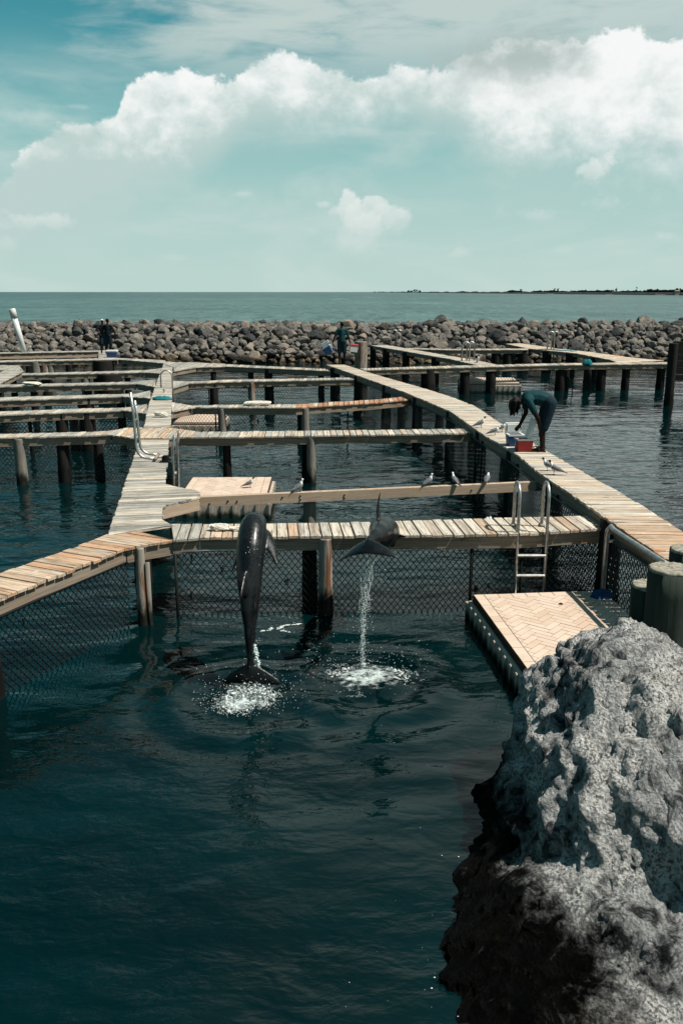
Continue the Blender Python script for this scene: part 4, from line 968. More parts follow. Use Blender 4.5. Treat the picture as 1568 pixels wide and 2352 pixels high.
# ================================================================== DOLPHINS
def spline(pts, n):
    P = [Vector(p) for p in pts]; P = [P[0]*2-P[1]] + P + [P[-1]*2-P[-2]]; out = []
    for i in range(n):
        s = i/(n-1)*(len(P)-3); k = min(int(s), len(P)-4); u = s-k; a, b, c, d = P[k:k+4]
        out.append(.5*((2*b)+(c-a)*u+(2*a-5*b+4*c-d)*u*u+(3*b-a-3*c+d)*u**3))
    return out
def dolphin(label, spine, dorsal, fluke_droop, scale=1.0, fin_bend=0.0, dk=1.0, fk=1.0):
    """spine: beak -> fluke notch; dorsal: direction of the back"""
    n = 46; S = spline(spine, n); L = sum((S[i+1]-S[i]).length for i in range(n-1)); D0 = Vector(dorsal).normalized()
    #        s    half width  up   down
    PR = [(0, .006, .010, .010), (.02, .024, .018, .020), (.055, .030, .024, .026), (.075, .040, .046, .034), (.11, .066, .072, .058), (.17, .083, .084, .085), (.27, .094, .090, .104), (.38, .094, .092, .108), (.50, .082, .086, .096), (.62, .060, .070, .074), (.74, .037, .051, .052), (.85, .020, .034, .034), (.93, .014, .022, .022), (.985, .012, .010, .010), (1, .004, .004, .004)]
    def pr(s):
        for a, b in zip(PR, PR[1:]):
            if s <= b[0]: w = (s-a[0])/(b[0]-a[0]); w = w*w*(3-2*w); return [a[k]+(b[k]-a[k])*w for k in (1, 2, 3)]
        return PR[-1][1:]
    fr = []
    acc = 0; cum = [0]
    for i in range(n-1): acc += (S[i+1]-S[i]).length; cum.append(acc/L)
    acc = cum
    mb = MB(); rings = []
    for i in range(n):
        T = (S[min(i+1, n-1)]-S[max(i-1, 0)]).normalized(); D = (D0-T*D0.dot(T)).normalized(); Sd = T.cross(D); fr.append((S[i], T, D, Sd))
        w, u, dn = [k*L*scale for k in pr(acc[i])]
        rings.append([S[i]+Sd*(w*math.cos(a))+D*((u if math.sin(a) > 0 else dn)*math.sin(a)) for a in [2*math.pi*j/20 for j in range(20)]])
    mb.rings(rings)
    def F(s): i = min(range(n), key=lambda k: abs(acc[k]-s)); return fr[i]
    def fin(sections, nrm_of=None):                # sections: (centre, chord vector (half), thickness vector (half))
        mb.rings([[c+ch*math.cos(a)+tv*math.sin(a) for a in [2*math.pi*j/14 for j in range(14)]] for c, ch, tv in sections])
    # dorsal fin, swept back
    p, T, D, Sd = F(.50); hgt = .105*L*dk; up = pr(.5)[1]*L*scale
    fin([(p+D*(up*.55+hgt*t_)+T*(.085*L*t_**1.6+.0*L)+Sd*(fin_bend*t_*t_*hgt), T*(.075*L*(1-t_)**.8+.006*L), Sd*(.013*L*(1-t_)+.003*L)) for t_ in (0, .2, .4, .6, .8, .93, 1.0)])
    # pectoral fins
    for sg in (-1, 1):
        p, T, D, Sd = F(.25); w, u, dn = [k*L*scale for k in pr(.25)]
        out = (Sd*sg*.46 - D*.30 + T*.85).normalized(); root = p+Sd*sg*w*.72-D*dn*.45; cv = (T*.9-out*T.dot(out)).normalized(); th_ = out.cross(cv)
        fin([(root+out*(.145*L*t_)+T*(.05*L*t_*t_), cv*(.036*L*(1-t_*t_*.75)), th_*(.011*L*(1-t_)+.003*L)) for t_ in (-.1, .1, .3, .5, .7, .88, 1.0)])
    # flukes
    for sg in (-1, 1):
        p, T, D, Sd = F(.955)
        secs = []
        for t_ in (-.06, .08, .2, .35, .5, .65, .8, .92, 1.0):
            ch = .046*L*fk**.5*(1-max(0, t_))**.7+.006*L
            c = p + Sd*sg*(.135*L*fk*t_) + T*(.045*L*abs(t_)**1.5 - .012*L + .016*L*max(0, .15-abs(t_))*-4) - D*(fluke_droop*.06*L*max(0, t_)**1.8)
            secs.append((c, (T*.96).normalized()*ch, D*(.011*L*(1-max(0, t_))+.0045*L)))
        fin(secs)
    c = S[n//2]
    o = remesh(mb, 'dolphin', 'dolphin_skin', None, .0125, 5, .5, loc=(c.x, c.y, c.z)); return tag(o, label, 'dolphin')
def pts3(l): return [WY(a, b, Y) for a, b, Y in l]
dolphin('dark dolphin leaping straight up with its back to us, tail just clearing the water', pts3([(596, 1240, 9.80), (590, 1209, 9.68), (582, 1206, 9.44), (576, 1250, 9.20), (573, 1310, 9.04), (573, 1375, 8.92), (574, 1440, 8.84), (574, 1496, 8.80), (575, 1538, 8.78), (577, 1576, 8.76)]), (-.20, -.97, .1), .10, .70, 0, .9, 1.05)
dolphin('smaller-looking dolphin in mid-air curling away from us, flukes towards the camera', pts3([(902, 1256, 11.05), (893, 1230, 10.95), (884, 1220, 10.72), (880, 1219, 10.45), (875, 1222, 10.15), (866, 1229, 9.88), (854, 1239, 9.66), (843, 1250, 9.50), (836, 1262, 9.42), (832, 1275, 9.38)]), (-.30, -.05, .95), 1.0, 1.02, -.35, 1.9, 1.55)

# ------------------------------------------------------------------ splash, falling water and foam
def droplets(n, fn): 
    P, r = [], []
    for _ in range(n): p, q = fn(); P.append(p); r.append(q)
    return np.array(P), np.array(r)
T0 = WY(846, 1290, 9.42); F0 = W(846, 1560)
def col_():                                            # broken column of water shed by the flukes of the second dolphin
    t_ = random.random()**.8; w = .062*(1-t_)**1.2+.018; px = 846 + 9*math.sin(t_*5.0)*t_ - 14*math.sin(t_*3.14)
    c = WY(px, 1290+t_*270, 9.42); sp = w if random.random() < .8 else w*3.2
    return (c.x+random.gauss(0, sp*.5), c.y+random.gauss(0, sp*.5), max(.01, c.z+random.gauss(0, .05))), random.choice((.002, .0028, .0036, .005))*(1.25-t_*.4)
th = thing('water_splash', 'falling water column and foam ring below the mid-air dolphin', 'splash', (F0.x, F0.y, 0)); th['kind'] = 'stuff'; SPLASH2 = th
P, r = droplets(1100, col_); spheres('falling_water', P, r, 'spray', th, 1)
def strand():
    k = random.randrange(7); t_ = random.random(); off_ = [(-.07, 0), (.05, 0), (-.03, .02), (.07, .03), (.0, -.03), (.03, -.02), (-.05, .03)][k]
    if t_ > [.55, .35, .8, .3, .95, .6, .4][k]: t_ *= .4
    px = 846 + 9*math.sin(t_*5.0)*t_ - 14*math.sin(t_*3.14); c = WY(px, 1288+t_*270, 9.42); s = (1-t_*.8)
    return (c.x+off_[0]*s+.012*math.sin(t_*30+k), c.y+off_[1], c.z), .0038*(1.2-t_*.5)
P, r = droplets(900, strand); spheres('water_strand', P, r, 'spray', th, 1)
def foamy(S, R0, ring=0.0):
    def f_():
        a = random.uniform(0, 6.283); u = random.random()
        if random.random() < .62: rr = abs(random.gauss(0, .42))*R0; h = max(0, random.gauss(.035, .035))*max(0, 1-rr/R0)
        else: rr = R0*random.uniform(.9, 1.7)*(1+.25*math.sin(a*3+1)); h = 0
        w = fbm(np.array([[math.cos(a)*2+S.x, math.sin(a)*2, rr*6]]), 2)[0]
        return (S.x+rr*math.cos(a)*1.25, S.y+rr*math.sin(a)*.95, h+.005), max(.003, random.choice((.0018, .0025, .0035, .0048))*(1+.6*w)*(1.15-rr/R0*.45))
    return f_
P, r = droplets(6500, foamy(F0, .24)); keep = fbm(P*(8, 8, 2), 4) > .0; spheres('foam', P[keep], r[keep], 'foam', th, 1, (1.3, 1.2, .75))
def _later(): pass
def sprayf(S, R0, zmax):
    def f_():
        a = random.uniform(0, 6.283); rr = R0*random.random()**.6; z = abs(random.gauss(0, zmax*.45))
        return (S.x+rr*math.cos(a), S.y+rr*math.sin(a)*.8, z+.005), random.choice((.0018, .0025, .003, .0045))
    return f_
P, r = droplets(420, sprayf(F0, .7, .45)); spheres('spray_drops', P, r, 'spray', th, 1)
K0 = W(576, 1604); th = thing('water_splash', 'white water breaking under the tail of the leaping dolphin', 'splash', (K0.x, K0.y, 0)); th['kind'] = 'stuff'
def tailf():
    a = random.gauss(0, .125); z = abs(random.gauss(0, .045)); y = random.gauss(-.03, .06)
    if random.random() < .35: a -= random.uniform(0, .22); y -= random.uniform(0, .28); z *= .3
    return (K0.x+a, K0.y+y, z+.005), random.choice((.0018, .0025, .0035, .0045))
P, r = droplets(6500, tailf); keep = fbm(P*(9, 9, 9), 4) > -.02; spheres('foam', P[keep], r[keep], 'foam', th, 1, (1.1, 1.1, .9))
def froth(name, th, fn, n, m='foam'):
    mb = MB()
    for _ in range(n): p, r_ = fn(); mb.ell(p, (r_*1.3, r_*1.1, r_*.7), None, 6, 5)
    o = remesh(mb, name, m, th, .0065, 1, .3); co = np.zeros(len(o.data.vertices)*3); o.data.vertices.foreach_get('co', co); co = co.reshape(-1, 3)
    co += fbm(co*60, 3, .6)[:, None]*RNG.normal(size=co.shape)*.012; o.data.vertices.foreach_set('co', co.ravel()); o.data.update(); return o
def froth1():
    a = max(-.27, min(.27, random.uniform(-.26, .26))); z = abs(random.gauss(0, .035))+.10*math.exp(-(a/.2)**2)*random.random(); y = random.gauss(-.02, .06)
    if random.random() < .40: a = random.gauss(-.13, .07); y -= random.uniform(0, .26); z *= .25
    return (K0.x+a, K0.y+y, z), random.choice((.004, .006, .008, .012))
froth('broken_foam', th, froth1, 900)
def sheet():                                           # water draining off the tail stock
    t_ = random.random(); c = WY(583+10*math.sin(t_*2.6), 1482+t_*100, 8.80); return (c.x+random.gauss(0, .012), c.y+random.gauss(0, .02), c.z), random.choice((.005, .007, .009))
P, r = droplets(500, sheet); spheres('falling_water', P, r, 'spray', th, 1)
P, r = droplets(380, sprayf(K0, .65, .3)); spheres('spray_drops', P, r, 'spray', th, 1)
def bodydrops():
    t_ = random.random(); p = WY(560+random.gauss(12, 16), 1230+t_*330, 8.98-.0*t_); return tuple(p), random.choice((.003, .004, .005))
P, r = droplets(70, bodydrops); spheres('spray_drops', P, r, 'spray', th, 1)
def froth2():
    a = random.uniform(0, 6.283); u = abs(random.gauss(0, .10))
    if random.random() < .3: u = random.uniform(.26, .36); a = random.choice((random.gauss(.3, .5), random.gauss(2.2, .6)))
    return (F0.x+u*math.cos(a)*1.35, F0.y+u*math.sin(a), max(0, .035*(1-u/.2))*random.random()), random.choice((.004, .006, .008, .011))
froth('broken_foam', SPLASH2, froth2, 700)
def film(th, c, rx, ry, z=.02):
    v, f = grid(np.linspace(-1, 1, 24), np.linspace(-1, 1, 24), lambda x, y: 0*x)
    w = wave(v[:, 0]*rx+c.x, v[:, 1]*ry+c.y) + .012*fbm(v*(4, 4, 1)+c.x, 2); v[:, 2] = w+z
    o = fastmesh('foam_film', v, f, 'foam_film', th); o.matrix_parent_inverse = Matrix.Identity(4); o.parent = None
    o.location = (c.x, c.y, 0); o.scale = (rx, ry, 1); o.parent = th; o.matrix_parent_inverse = PINV[th.name]; return o
film(SPLASH2, F0, .42, .36); film(th, K0+Vector((-.03, -.06, 0)), .34, .30)
# foam lines and drifting flecks on the surface
FP, FR = [], []
def squiggle(x0, y0, dx, dy, n, wob, s):
    for i in range(n):
        t_ = i/n; q = W(x0+dx*t_+wob*math.sin(t_*9+s)+random.gauss(0, 2), y0+dy*t_+wob*.25*math.sin(t_*6+s*2)+random.gauss(0, .8)); FP.append((q.x, q.y, .012)); FR.append(random.uniform(.003, .012))
squiggle(632, 1445, 60, -12, 90, 5, 1); squiggle(640, 1452, 90, 6, 60, 6, 2); squiggle(600, 1452, 30, -8, 40, 4, 3)
for _ in range(120):
    q = W(random.gauss(700, 60), random.gauss(1460, 22)); FP.append((q.x, q.y, .006)); FR.append(random.uniform(.002, .006))
for _ in range(40):
    py = random.uniform(1640, 2340); q = W(random.gauss(985, 90) if random.random() < .8 else random.uniform(500, 1100), py); k = random.random()
    FP.append((q.x, q.y, .008)); FR.append(.0012+.005*k**4)
tag(spheres('foam_flecks', FP, FR, 'foam', None, 1, (1.5, 1.1, .35)), 'small white foam flecks and bubbles drifting on the dark pen water', 'foam', kind='stuff')

# ================================================================== PEOPLE
def capsule(mb, a, b, ra, rb, n=10):
    a, b = Vector(a), Vector(b); d = (b-a).normalized(); u = d.orthogonal().normalized(); w = d.cross(u); rings = []
    for k in (-.95, -.7, -.3, 0): c = a+d*(ra*k); r_ = ra*math.sqrt(max(.02, 1-k*k)); rings.append((c, r_))
    rings.append(((a+b)/2, (ra+rb)/2*1.02))
    for k in (0, .3, .7, .95): c = b+d*(rb*k); r_ = rb*math.sqrt(max(.02, 1-k*k)); rings.append((c, r_))
    mb.rings([[c+(u*math.cos(2*math.pi*i/n)+w*math.sin(2*math.pi*i/n))*r_ for i in range(n)] for c, r_ in rings])
def chain(mb, pts, rad):
    for i in range(len(pts)-1): capsule(mb, pts[i], pts[i+1], rad[i], rad[i+1])
def hand(mb, w, d, up, k=1.0, curl=.5):
    """palm and five fingers from wrist w, pointing along d; up = back of the hand"""
    d = Vector(d).normalized(); up = Vector(up); up = (up-d*up.dot(d)).normalized(); s = d.cross(up); w = Vector(w)
    for o in (-.022, 0, .022): capsule(mb, w+s*o*.6*k, w+d*.085*k+s*o*k, .019*k, .017*k, 6)
    for o, l in ((-.034, .062), (-.012, .074), (.012, .070), (.033, .056)):
        p0 = w+d*.088*k+s*o*k; p1 = p0+(d-up*curl*.5).normalized()*l*.55*k; p2 = p1+(d*.6-up*curl*1.4).normalized()*l*.5*k; chain(mb, [p0, p1, p2], [.010*k, .0095*k, .008*k])
    p0 = w+d*.03*k-s*.03*k; p1 = p0+(d*.6-s*.8-up*.3).normalized()*.045*k; chain(mb, [p0, p1, p1+(d-up*.4).normalized()*.035*k], [.013*k, .011*k, .009*k])
def head(mbs, mbh, c, fwd, up, k=1.0, locs=False):
    """skull with jaw, nose, ears and hair"""
    f_, u_ = Vector(fwd).normalized(), Vector(up); u_ = (u_-f_*u_.dot(f_)).normalized(); s_ = f_.cross(u_); c = Vector(c); rot = Matrix((s_, f_, u_)).transposed()
    mbs.ell(c+u_*.02*k, (.072*k, .092*k, .10*k), rot); mbs.ell(c+f_*.03*k-u_*.055*k, (.052*k, .058*k, .062*k), rot)
    mbs.ell(c+f_*.097*k-u_*.015*k, (.013*k, .018*k, .026*k), rot, 6, 5)
    mbs.ell(c+f_*.085*k-u_*.062*k, (.024*k, .010*k, .010*k), rot, 6, 5); mbs.ell(c+f_*.083*k+u_*.022*k, (.05*k, .012*k, .009*k), rot, 6, 5)
    for sg in (-1, 1): mbs.ell(c+s_*sg*.076*k, (.010*k, .020*k, .032*k), rot, 6, 5)
    mbh.ell(c+u_*.042*k-f_*.018*k, (.083*k, .098*k, .090*k), rot)
    return f_, u_, s_
def foot(mb, a, d, k=1.0):
    a = Vector(a); d = Vector(d).normalized(); capsule(mb, a-d*.04*k, a+d*.06*k, .042*k, .042*k, 8); capsule(mb, a+d*.06*k+Vector((0, 0, -.01)), a+d*.17*k+Vector((0, 0, -.018)), .040*k, .028*k, 8)
def standing(label, base, face, arms, shirt, hgt=1.78, cap_=None, lean=0.0):
    """standing figure; face = heading vector (2d); arms = for each side (elbow, wrist) offsets in body frame (side, forward, up)"""
    k = hgt/1.78; bx = Vector(base); f_ = Vector((*face, 0)).normalized(); s_ = f_.cross(Vector((0, 0, 1))); Z = Vector((0, 0, 1))
    L_ = lambda s, f, u: bx+s_*s*k+f_*f*k+Z*u*k
    th = thing('person', label, 'person', base)
    body, sh, pants, hair = MB(), MB(), MB(), MB()
    chain(body, [L_(0, 0, .98), L_(0, lean*.3, 1.2), L_(0, lean, 1.42)], [.13*k, .125*k, .11*k]); capsule(body, L_(-.15, lean, 1.43), L_(.15, lean, 1.43), .06*k, .06*k); chain(body, [L_(0, lean, 1.45), L_(0, lean+.02, 1.57)], [.055*k, .05*k])
    head(body, hair, L_(0, lean+.03, 1.665), f_, Z, k)
    chain(sh, [L_(0, 0, 1.0), L_(0, lean*.3, 1.2), L_(0, lean, 1.40)], [.155*k, .145*k, .135*k]); capsule(sh, L_(-.15, lean, 1.425), L_(.15, lean, 1.425), .075*k, .075*k)
    capsule(sh, L_(-.10, lean, 1.30), L_(.10, lean, 1.30), .10*k, .10*k); capsule(sh, L_(-.06, 0, .98), L_(.06, 0, .98), .12*k, .12*k)
    capsule(pants, L_(-.07, 0, .95), L_(.07, 0, .95), .135*k, .135*k)
    for i, sg in enumerate((-1, 1)):
        hip, kn, an = L_(.09*sg, 0, .92), L_(.105*sg, .02, .50), L_(.11*sg, -.01, .085)
        chain(body, [hip, kn, an], [.085*k, .058*k, .042*k]); foot(body, L_(.115*sg, .0, .042), f_+s_*sg*.2, k)
        chain(pants, [hip, L_(.105*sg, .015, .52)], [.115*k, .095*k])
        shd = L_(.19*sg, lean, 1.42); el = L_(arms[i][0][0]*sg, arms[i][0][1], arms[i][0][2]); wr = L_(arms[i][1][0]*sg, arms[i][1][1], arms[i][1][2])
        chain(body, [shd, el, wr], [.052*k, .042*k, .030*k]); hand(body, wr, (wr-el), s_*sg, k, .9)
        chain(sh, [shd, shd+(el-shd)*.75], [.068*k, .062*k])
    remesh(body, 'body', 'skin', th, .011, 3); remesh(sh, 'shirt', shirt, th, .013, 4); remesh(pants, 'shorts', 'shorts_navy', th, .013, 4); remesh(hair, 'hair', cap_ or 'hair', th, .010, 2)
    return th, L_
# worker bending over the coolers
FT = W(1243, 1037, ZD); gx, gy, gz = FT.x, FT.y+.05, ZD
th = thing('person', 'barefaced worker in teal shirt and navy shorts bending over the coolers on the curved pier', 'person', (gx, gy, gz))
th['label'] = 'worker in teal shirt and navy shorts bending over the coolers on the curved pier'
Q = lambda x, y, z: Vector((gx+x, gy+y, gz+z))
body, sh, pants, hair = MB(), MB(), MB(), MB()
hipc, chest, neck, hd = Q(.10, .02, .93), Q(-.28, .02, 1.02), Q(-.40, .0, .97), Q(-.515, -.02, .905)
chain(body, [hipc, Q(-.10, .02, 1.0), chest], [.12, .12, .12]); chain(body, [chest, neck, hd], [.09, .055, .05])
for sg in (-1, 1):                                       # sg -1 = his right side, nearer the camera
    y = .10*sg+.02; hip = Q(.10, y, .90); kn = Q(-.02 if sg < 0 else .03, y, .48); an = Q(.0 if sg < 0 else .06, y, .09)
    chain(body, [hip, kn, an], [.092, .060, .042]); foot(body, Q(-.02 if sg < 0 else .04, y, .048), (-.97, -.25*sg, 0)); shoe = MB(); shoe.box(Q(-.06, y-.01*sg, .011), (.27, .10, .022), .2*sg, 0, .006); shoe.build('sandal', 'sandal', th)
    chain(pants, [Q(.11, y, .92), Q(.06, y, .70), Q(.0 if sg < 0 else .05, y, .47)], [.125, .118, .105])
    shd = Q(-.33, .17*sg, .99)
    if sg > 0: el, wr, dr = Q(-.28, .19, .72), Q(-.40, .10, .50), (-.5, -.3, -.6)
    else: el, wr, dr = Q(-.14, -.20, .66), Q(-.06, -.13, .44), (.1, .1, -1)
    chain(body, [shd, el, wr], [.055, .044, .030]); hand(body, wr, dr, (0, -1, .2), 1.0, .9); chain(sh, [shd, shd+(el-shd)*.62], [.074, .064])
head(body, hair, hd, (-.62, 0, -.78), (-.75, 0, .66)); capsule(pants, Q(.10, -.07, .93), Q(.10, .11, .93), .135, .135)
chain(sh, [Q(.06, .02, .97), Q(-.10, .02, 1.02), chest], [.140, .150, .140]); capsule(sh, Q(-.31, -.13, 1.0), Q(-.31, .17, 1.0), .095, .095); capsule(sh, neck+Vector((.06, 0, .02)), Q(-.30, .02, 1.0), .075, .10)
for i in range(40):                                      # hanging locks of hair
    a = random.uniform(-.095, .055); yy = random.uniform(-.085, .075); p = hd+Vector((a-.01, yy, .05)); l = random.uniform(.15, .27)
    chain(hair, [p, p+Vector((random.uniform(-.03, .01), 0, -l*.5)), p+Vector((random.uniform(-.04, .0), 0, -l))], [.028, .020, .012])
remesh(body, 'body', 'skin', th, .010, 3); remesh(sh, 'shirt', 'shirt_teal', th, .012, 4); remesh(pants, 'shorts', 'shorts_navy', th, .012, 4); remesh(hair, 'hair', 'hair', th, .009, 2)
for yo in (-.1, .12):
    mb = MB(); p = Q(-.06, yo, .065); mb.tube([p+Vector((.0, -.05, -.05)), p+Vector((-.01, -.03, .01)), p+Vector((-.01, .03, .01)), p+Vector((0, .05, -.05))], .012, 6); mb.build('sandal_strap', 'sandal', th, True)
mb = MB(); mb.tube(arc(hd+Vector((.10, -.02, -.02)), .075, 0, 6.28, 14, (1, 0, 0), (0, .25, 1)), .006, 5); mb.tube([hd+Vector((.10, -.06, -.10)), hd+Vector((.10, -.06, -.30)), hd+Vector((.09, -.06, -.42))], .006, 5); mb.build('lanyard', 'hair', th, True)
# far worker on the end of the curved pier, a cooler in each hand
p = W(785, 836, ZD)
FW, FL_ = standing('far worker walking away at the end of the curved pier carrying two coolers', (p.x, p.y, ZD), (.05, 1), [((.30, -.02, 1.16), (.38, .02, .93)), ((.28, -.02, 1.15), (.34, .02, .92))], 'shirt_teal', 1.74)
p = W(251, 814, ZC); 
W2, W2L = standing('worker in dark clothes seen from behind on the landing at far left', (p.x, p.y, ZC-.012), (.1, 1), [((.30, .0, 1.18), (.30, .14, .98)), ((.33, -.04, 1.16), (.40, .02, .92))], 'shirt_navy', 1.80)
p2 = W(243, 811, ZC)
W3, W3L = standing('pale-capped worker mostly hidden behind the dark-clothed one on the landing', (p2.x-.12, p2.y+.1, ZC-.012), (.5, -1), [((.34, .05, 1.20), (.12, .22, 1.25)), ((.36, .05, 1.20), (.14, .22, 1.2))], 'shirt_navy', 1.74, 'plastic_white')
# ------------------------------------------------------------------ coolers
def cooler(label, c, w, d, h, m, rz=0.0, lid='open', tilt=None, group=None, lidm='plastic_white'):
    th = thing('cooler_box', label, 'cooler', c, 0.0, group)
    M = Matrix.Translation(Vector(c)) @ Matrix.Rotation(rz, 4, 'Z') @ (tilt or Matrix.Identity(4))
    def put(name, mb, mm, par=th): mb.v = [tuple(M @ Vector(v)) for v in mb.v]; return mb.build(name, mm, par)
    mb = MB(); t_ = .03                                       # tapered open tub with real walls
    def rect(k, z, i): a, b = w/2*k-i, d/2*k-i; return [(-a, -b, z), (a, -b, z), (a, b, z), (-a, b, z)]
    mb.rings([rect(.88, 0, 0), rect(.98, h*.75, 0), rect(1.0, h, 0), rect(1.0, h, t_), rect(.88, .03, t_)]); tub = put('tub', mb, m)
    mb = MB(); mb.rings([rect(1.05, h*.92, 0), rect(1.05, h+.012, 0), rect(1.0, h+.012, t_), rect(1.0, h*.92, t_)], cap=False); put('rim', mb, lidm if lid != 'none' else m)
    if lid == 'open':
        mb = MB(); mb.box((0, d/2+.015, h+d*.42), (w*1.02, .04, d*.82), 0, 0, .006); put('lid', mb, lidm)
        mb = MB(); mb.box((0, d/2-.012, h+d*.42), (w*.8, .016, d*.6), 0, 0, .004); put('lid_liner', mb, lidm)
    elif lid == 'ajar':
        mb = MB(); mb.box((w*.42, .0, h+.20), (.055, d*.8, .40), 0, 0, .008, Matrix.Rotation(.28, 4, 'Y')); put('lid', mb, lidm)
    elif lid == 'shut':
        mb = MB(); mb.box((0, 0, h+.03), (w*1.06, d*1.06, .05), 0, 0, .012); put('lid', mb, lidm)
    for sg in (-1, 1): mb = MB(); mb.tube([(sg*(w/2+.008), 0, h*.86), (sg*(w/2+.012), 0, h*.45)], .010, 6); put('handle', mb, lidm)
    return th
p = W(1180, 1024, ZD); cooler('blue cooler with its white lid standing open in front of the bending worker', (p.x+.02, p.y+.05, ZD), .31, .26, .22, 'plastic_blue', .1)
p = W(1199, 1037, ZD); cooler('red cooler at the feet of the bending worker, white lid leaning on it', (p.x+.03, p.y+.06, ZD), .30, .24, .235, 'plastic_red', .12, 'ajar')
h1 = FL_(-.40, .03, .84); cooler('blue and white cooler hanging tilted from the far worker’s left hand', (h1.x-.12, h1.y-.08, h1.z-.36), .36, .28, .30, 'plastic_blue', -.2, 'open', Matrix.Rotation(-.55, 4, 'Y'))
h2 = FL_(.36, .03, .83); cooler('red and white cooler hanging from the far worker’s right hand', (h2.x+.12, h2.y-.05, h2.z-.30), .34, .26, .26, 'plastic_white', .1, 'shut', Matrix.Rotation(.12, 4, 'Y'), lidm='plastic_red')
p = W(258, 820, ZC); cooler('small blue cooler with white lid on the far-left landing', (p.x, p.y, ZC-.010), .50, .40, .30, 'plastic_blue', 0, 'shut')

# ================================================================== GULLS
def gull_mesh(hunch=0.0, white=False, tiltb=.34):
    mb = MB(); n = 12
    sec = [(-.205, .012, .006, .120), (-.15, .022, .012, .125), (-.10, .036, .030, .128), (-.04, .052, .050, .130), (.02, .058, .060, .136), (.07, .050, .056, .152), (.10, .036, .042, .176), (.118, .026, .028, .198), (.128, .027, .027, .214), (.140, .029, .028, .226), (.160, .024, .024, .230), (.175, .012, .012, .226)]
    rings = []
    for x, w, h, z in sec:
        z -= hunch*max(0, x)*.55; rings.append([(x, w*math.cos(2*math.pi*i/n), z+h*math.sin(2*math.pi*i/n)) for i in range(n)])
    mb.rings(rings); nf = len(mb.f)
    for k in range(nf):
        c = sum((Vector(mb.v[i]) for i in mb.f[k]), Vector())/len(mb.f[k])
        if c.x < -.14: mb.mi[k] = 2
        elif c.x < .085 and c.z > .128: mb.mi[k] = 1
        elif c.x > .122 and c.z > .205-hunch*.07 and not white: mb.mi[k] = 2
    zb = .222-hunch*.09
    mb.tube([(.170, 0, zb), (.196, 0, zb-.004), (.210, 0, zb-.012)], [.007, .0055, .002], 6, 2)
    for sg in (-1, 1):
        rings = [[(x+ .0, sg*(.050*k_+.008)+.010*math.cos(a)*sg, z+h*math.sin(a)) for a in [2*math.pi*i/8 for i in range(8)]] for x, h, z, k_ in ((.07, .012, .150, .9), (.02, .034, .148, 1.0), (-.06, .034, .142, .9), (-.14, .020, .136, .45), (-.20, .010, .132, .2))]
        b = len(mb.f); mb.rings(rings, mi=1); mb.mi[b+24:b+34] = [2]*len(mb.mi[b+24:b+34]) if False else mb.mi[b+24:b+34]
        rings = [[(x, sg*(.016)+.008*math.cos(a), z+h*math.sin(a)) for a in [2*math.pi*i/6 for i in range(6)]] for x, h, z in ((-.15, .010, .134), (-.20, .008, .130), (-.265, .002, .126))]; mb.rings(rings, mi=2)
        mb.tube([(.0, sg*.022, .09), (.005, sg*.022, .045), (.0, sg*.022, .004)], [.008, .0035, .0035], 5, 2)
        mb.tube([(-.012, sg*.022, .004), (.030, sg*.026, .003)], [.003, .006], 5, 2)
        mb.ell((.155, sg*.026, zb+.006), (.004, .003, .004), None, 6, 5, 2)
    ca, sa = math.cos(tiltb), math.sin(tiltb)
    mb.v = [((x*ca-(z-.10)*sa, y, .10+x*sa+(z-.10)*ca) if not (abs(x) < .035 and z < .091) else (x, y, z)) for x, y, z in mb.v]
    o = mb.build('gull', ['gull_white', 'gull_grey', 'gull_black'], None, True); me = o.data; bpy.data.objects.remove(o); return me
GA, GB, GC = gull_mesh(), gull_mesh(.5, True), gull_mesh(0, True, .5)
def bird(label, px, py, z, rz, me=GA, s=1.0, Y=None):
    p = W(px, py, z) if Y is None else WY(px, py, Y); o = bpy.data.objects.new('gull', me); o.location = p; o.rotation_euler = (0, 0, rz); s *= .78; o.scale = (s, s, s); C.objects.link(o)
    return tag(o, label, 'gull', 'gulls resting about the pens')
def onbeam(px): p = edge_at([BF[0], BF[2]], ZC-.04, px); return p[0]+nn_b[0]*.045, p[1]+nn_b[1]*.045
dB = (BF[2]-BF[0])/np.linalg.norm(BF[2]-BF[0]); nn_b = np.array((-dB[1], dB[0]))
def beam_gull(label, px, rz, me=GA, s=1.0):
    x, y = onbeam(px); o = bpy.data.objects.new('gull', me); o.location = (x, y, ZC-.040); o.rotation_euler = (0, 0, rz); s *= .78; o.scale = (s, s, s); C.objects.link(o); return tag(o, label, 'gull', 'gulls resting about the pens')
bird('dark-headed gull standing on the pale platform behind the timber beam', 574, 1120, .40, .15, GA, .95)
beam_gull('leftmost gull on the bare timber beam, above the white post', 693, .5, GC, .9)
beam_gull('white-headed gull on the beam above the mid-air dolphin', 987, .5, GC, .88)
beam_gull('second gull from the right end of the timber beam, turned away', 1054, 2.2, GC, .88)
beam_gull('hunched gull nearest the curved pier on the timber beam', 1113, 1.2, GB, .88)
bird('rear gull of the pair facing left on the curved pier by the ladder', 1256, 1081, ZD, 3.0, GA, 1.0); bird('front gull of the pair facing left on the curved pier by the ladder', 1272, 1090, ZD, 2.95, GA, 1.08)
bird('grey gull farthest from the coolers on the curved pier', 1104, 982, ZD, .15, GA, 1.1); bird('pale gull next to the blue cooler on the curved pier', 1136, 1000, ZD, .1, GB, 1.05); bird('gull half hidden behind the open blue cooler', 1152, 992, ZD, .2, GB, 1.05)
bird('tiny distant gull at the foot of the slanting walkway in the right pens', 1097, 833, ZR, 1.2, GA, 1.4)
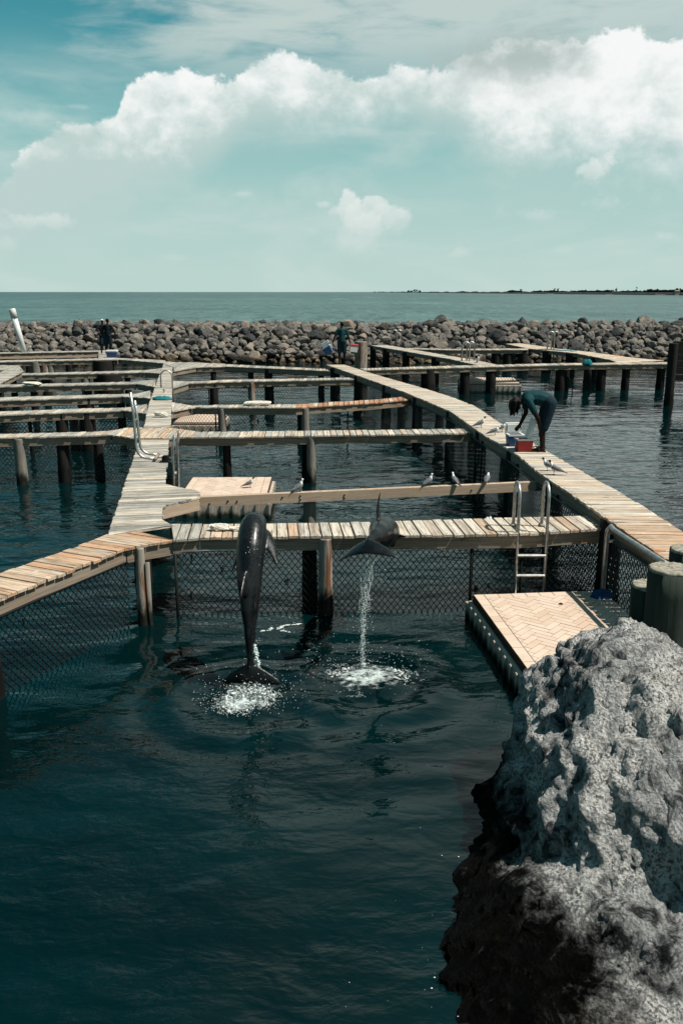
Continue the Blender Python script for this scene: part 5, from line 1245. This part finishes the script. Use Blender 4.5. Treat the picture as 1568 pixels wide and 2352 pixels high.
for px, lb, rz in ((1118, 'left gull of two behind the near walkway left of the ladder', .4), (1130, 'right gull of two behind the near walkway left of the ladder', 1.4)):
    p = W(px, 1190, ZC); o = bird(lb, px, 1194, ZC, rz, GA, .95); o.location = (p.x, C1B[2][1]+.22, .88)

# ================================================================== ROPES, MATS
def rope(name, label, c, R0, loops, r, m='rope_white', sq=.6, h=.05, cat='rope'):
    pts = []; n = loops*9
    for i in range(n):
        a = i/9*2*math.pi*.93; k = R0*(.35+.65*abs(math.sin(i*.37+c[0]))); pts.append((c[0]+k*math.cos(a)*1.0+random.uniform(-.01, .01), c[1]+k*math.sin(a)*sq, c[2]+r+h*abs(math.sin(i*.71))))
    P = spline(pts, n*3); mb = MB(); mb.tube(P, r, 6); return tag(mb.build(name, 'rope_white' if m is None else m, None, True), label, cat)
p = W(505, 1217, ZC); rope('rope_coil', 'tangled white rope heap on the near walkway left of the dolphin’s head', (p.x, p.y, ZC), .13, 7, .012, sq=.55, h=.05)
p = W(545, 1217, ZC); rope('rope_coil', 'loose white rope coil half hidden by the leaping dolphin’s head', (p.x, p.y, ZC), .10, 4, .012, sq=.6, h=.015)
p = W(370, 958, ZC); rope('rope_coil', 'white rope wound round a cleat in the middle of the grey pier', (p.x, p.y, ZC), .16, 5, .02, sq=.5, h=.10)
p = W(590, 931, ZC); rope('rope_coil', 'grey rope bundle lying on the red-planked cross walkway', (p.x, p.y, ZC), .38, 6, .03, sq=.4, h=.06)
p = edge_at(L4F, ZC, 74); rope('rope_coil', 'white rope knotted round the fourth left cross walkway', (p[0], p[1]+.1, ZC), .30, 6, .03, sq=.6, h=.06)
p = W(404, 1095, .40); rope('rope_coil', 'pale rope knot on the back corner of the pale platform', (p.x, p.y, .40), .07, 5, .014, sq=.8, h=.08)
p = W(1222, 1036, ZD); rope('rope_coil', 'pale rope by the bending worker’s sandals', (p.x, p.y+.12, ZD), .10, 5, .012, sq=.8, h=.04)
p = W(373, 918, ZC); cloth('towel', 'small teal towel lying on the far part of the grey pier', 'towel', (p.x, p.y, ZC), .28, 'cloth_teal', .12, (1, .6))
p = W(1272, 802, ZR); a_, b_ = W(1238, 801.5, ZR+.02), W(1312, 806.5, ZR+.02); mb = MB(); d_ = np.array((b_.x-a_.x, b_.y-a_.y)); L_ = np.linalg.norm(d_); d_ /= L_; n_ = np.array((-d_[1], d_[0]))
mb.quadprism(ccw([tuple(np.array(a_[:2])), tuple(np.array(b_[:2])), tuple(np.array(b_[:2])+n_*.45), tuple(np.array(a_[:2])+n_*.45)]), ZR+.008, ZR+.03, .006); tag(mb.build('rubber_mat', 'cloth_teal'), 'bright turquoise mat under the far right ladder', 'mat')
p = edge_at(R1F, ZR, 1352); cloth('net_bundle', 'dark teal net bundle hung over the long level walkway at right', 'net', (p[0], p[1], ZR-.02), .22, 'cloth_teal', .25, (1, .5))
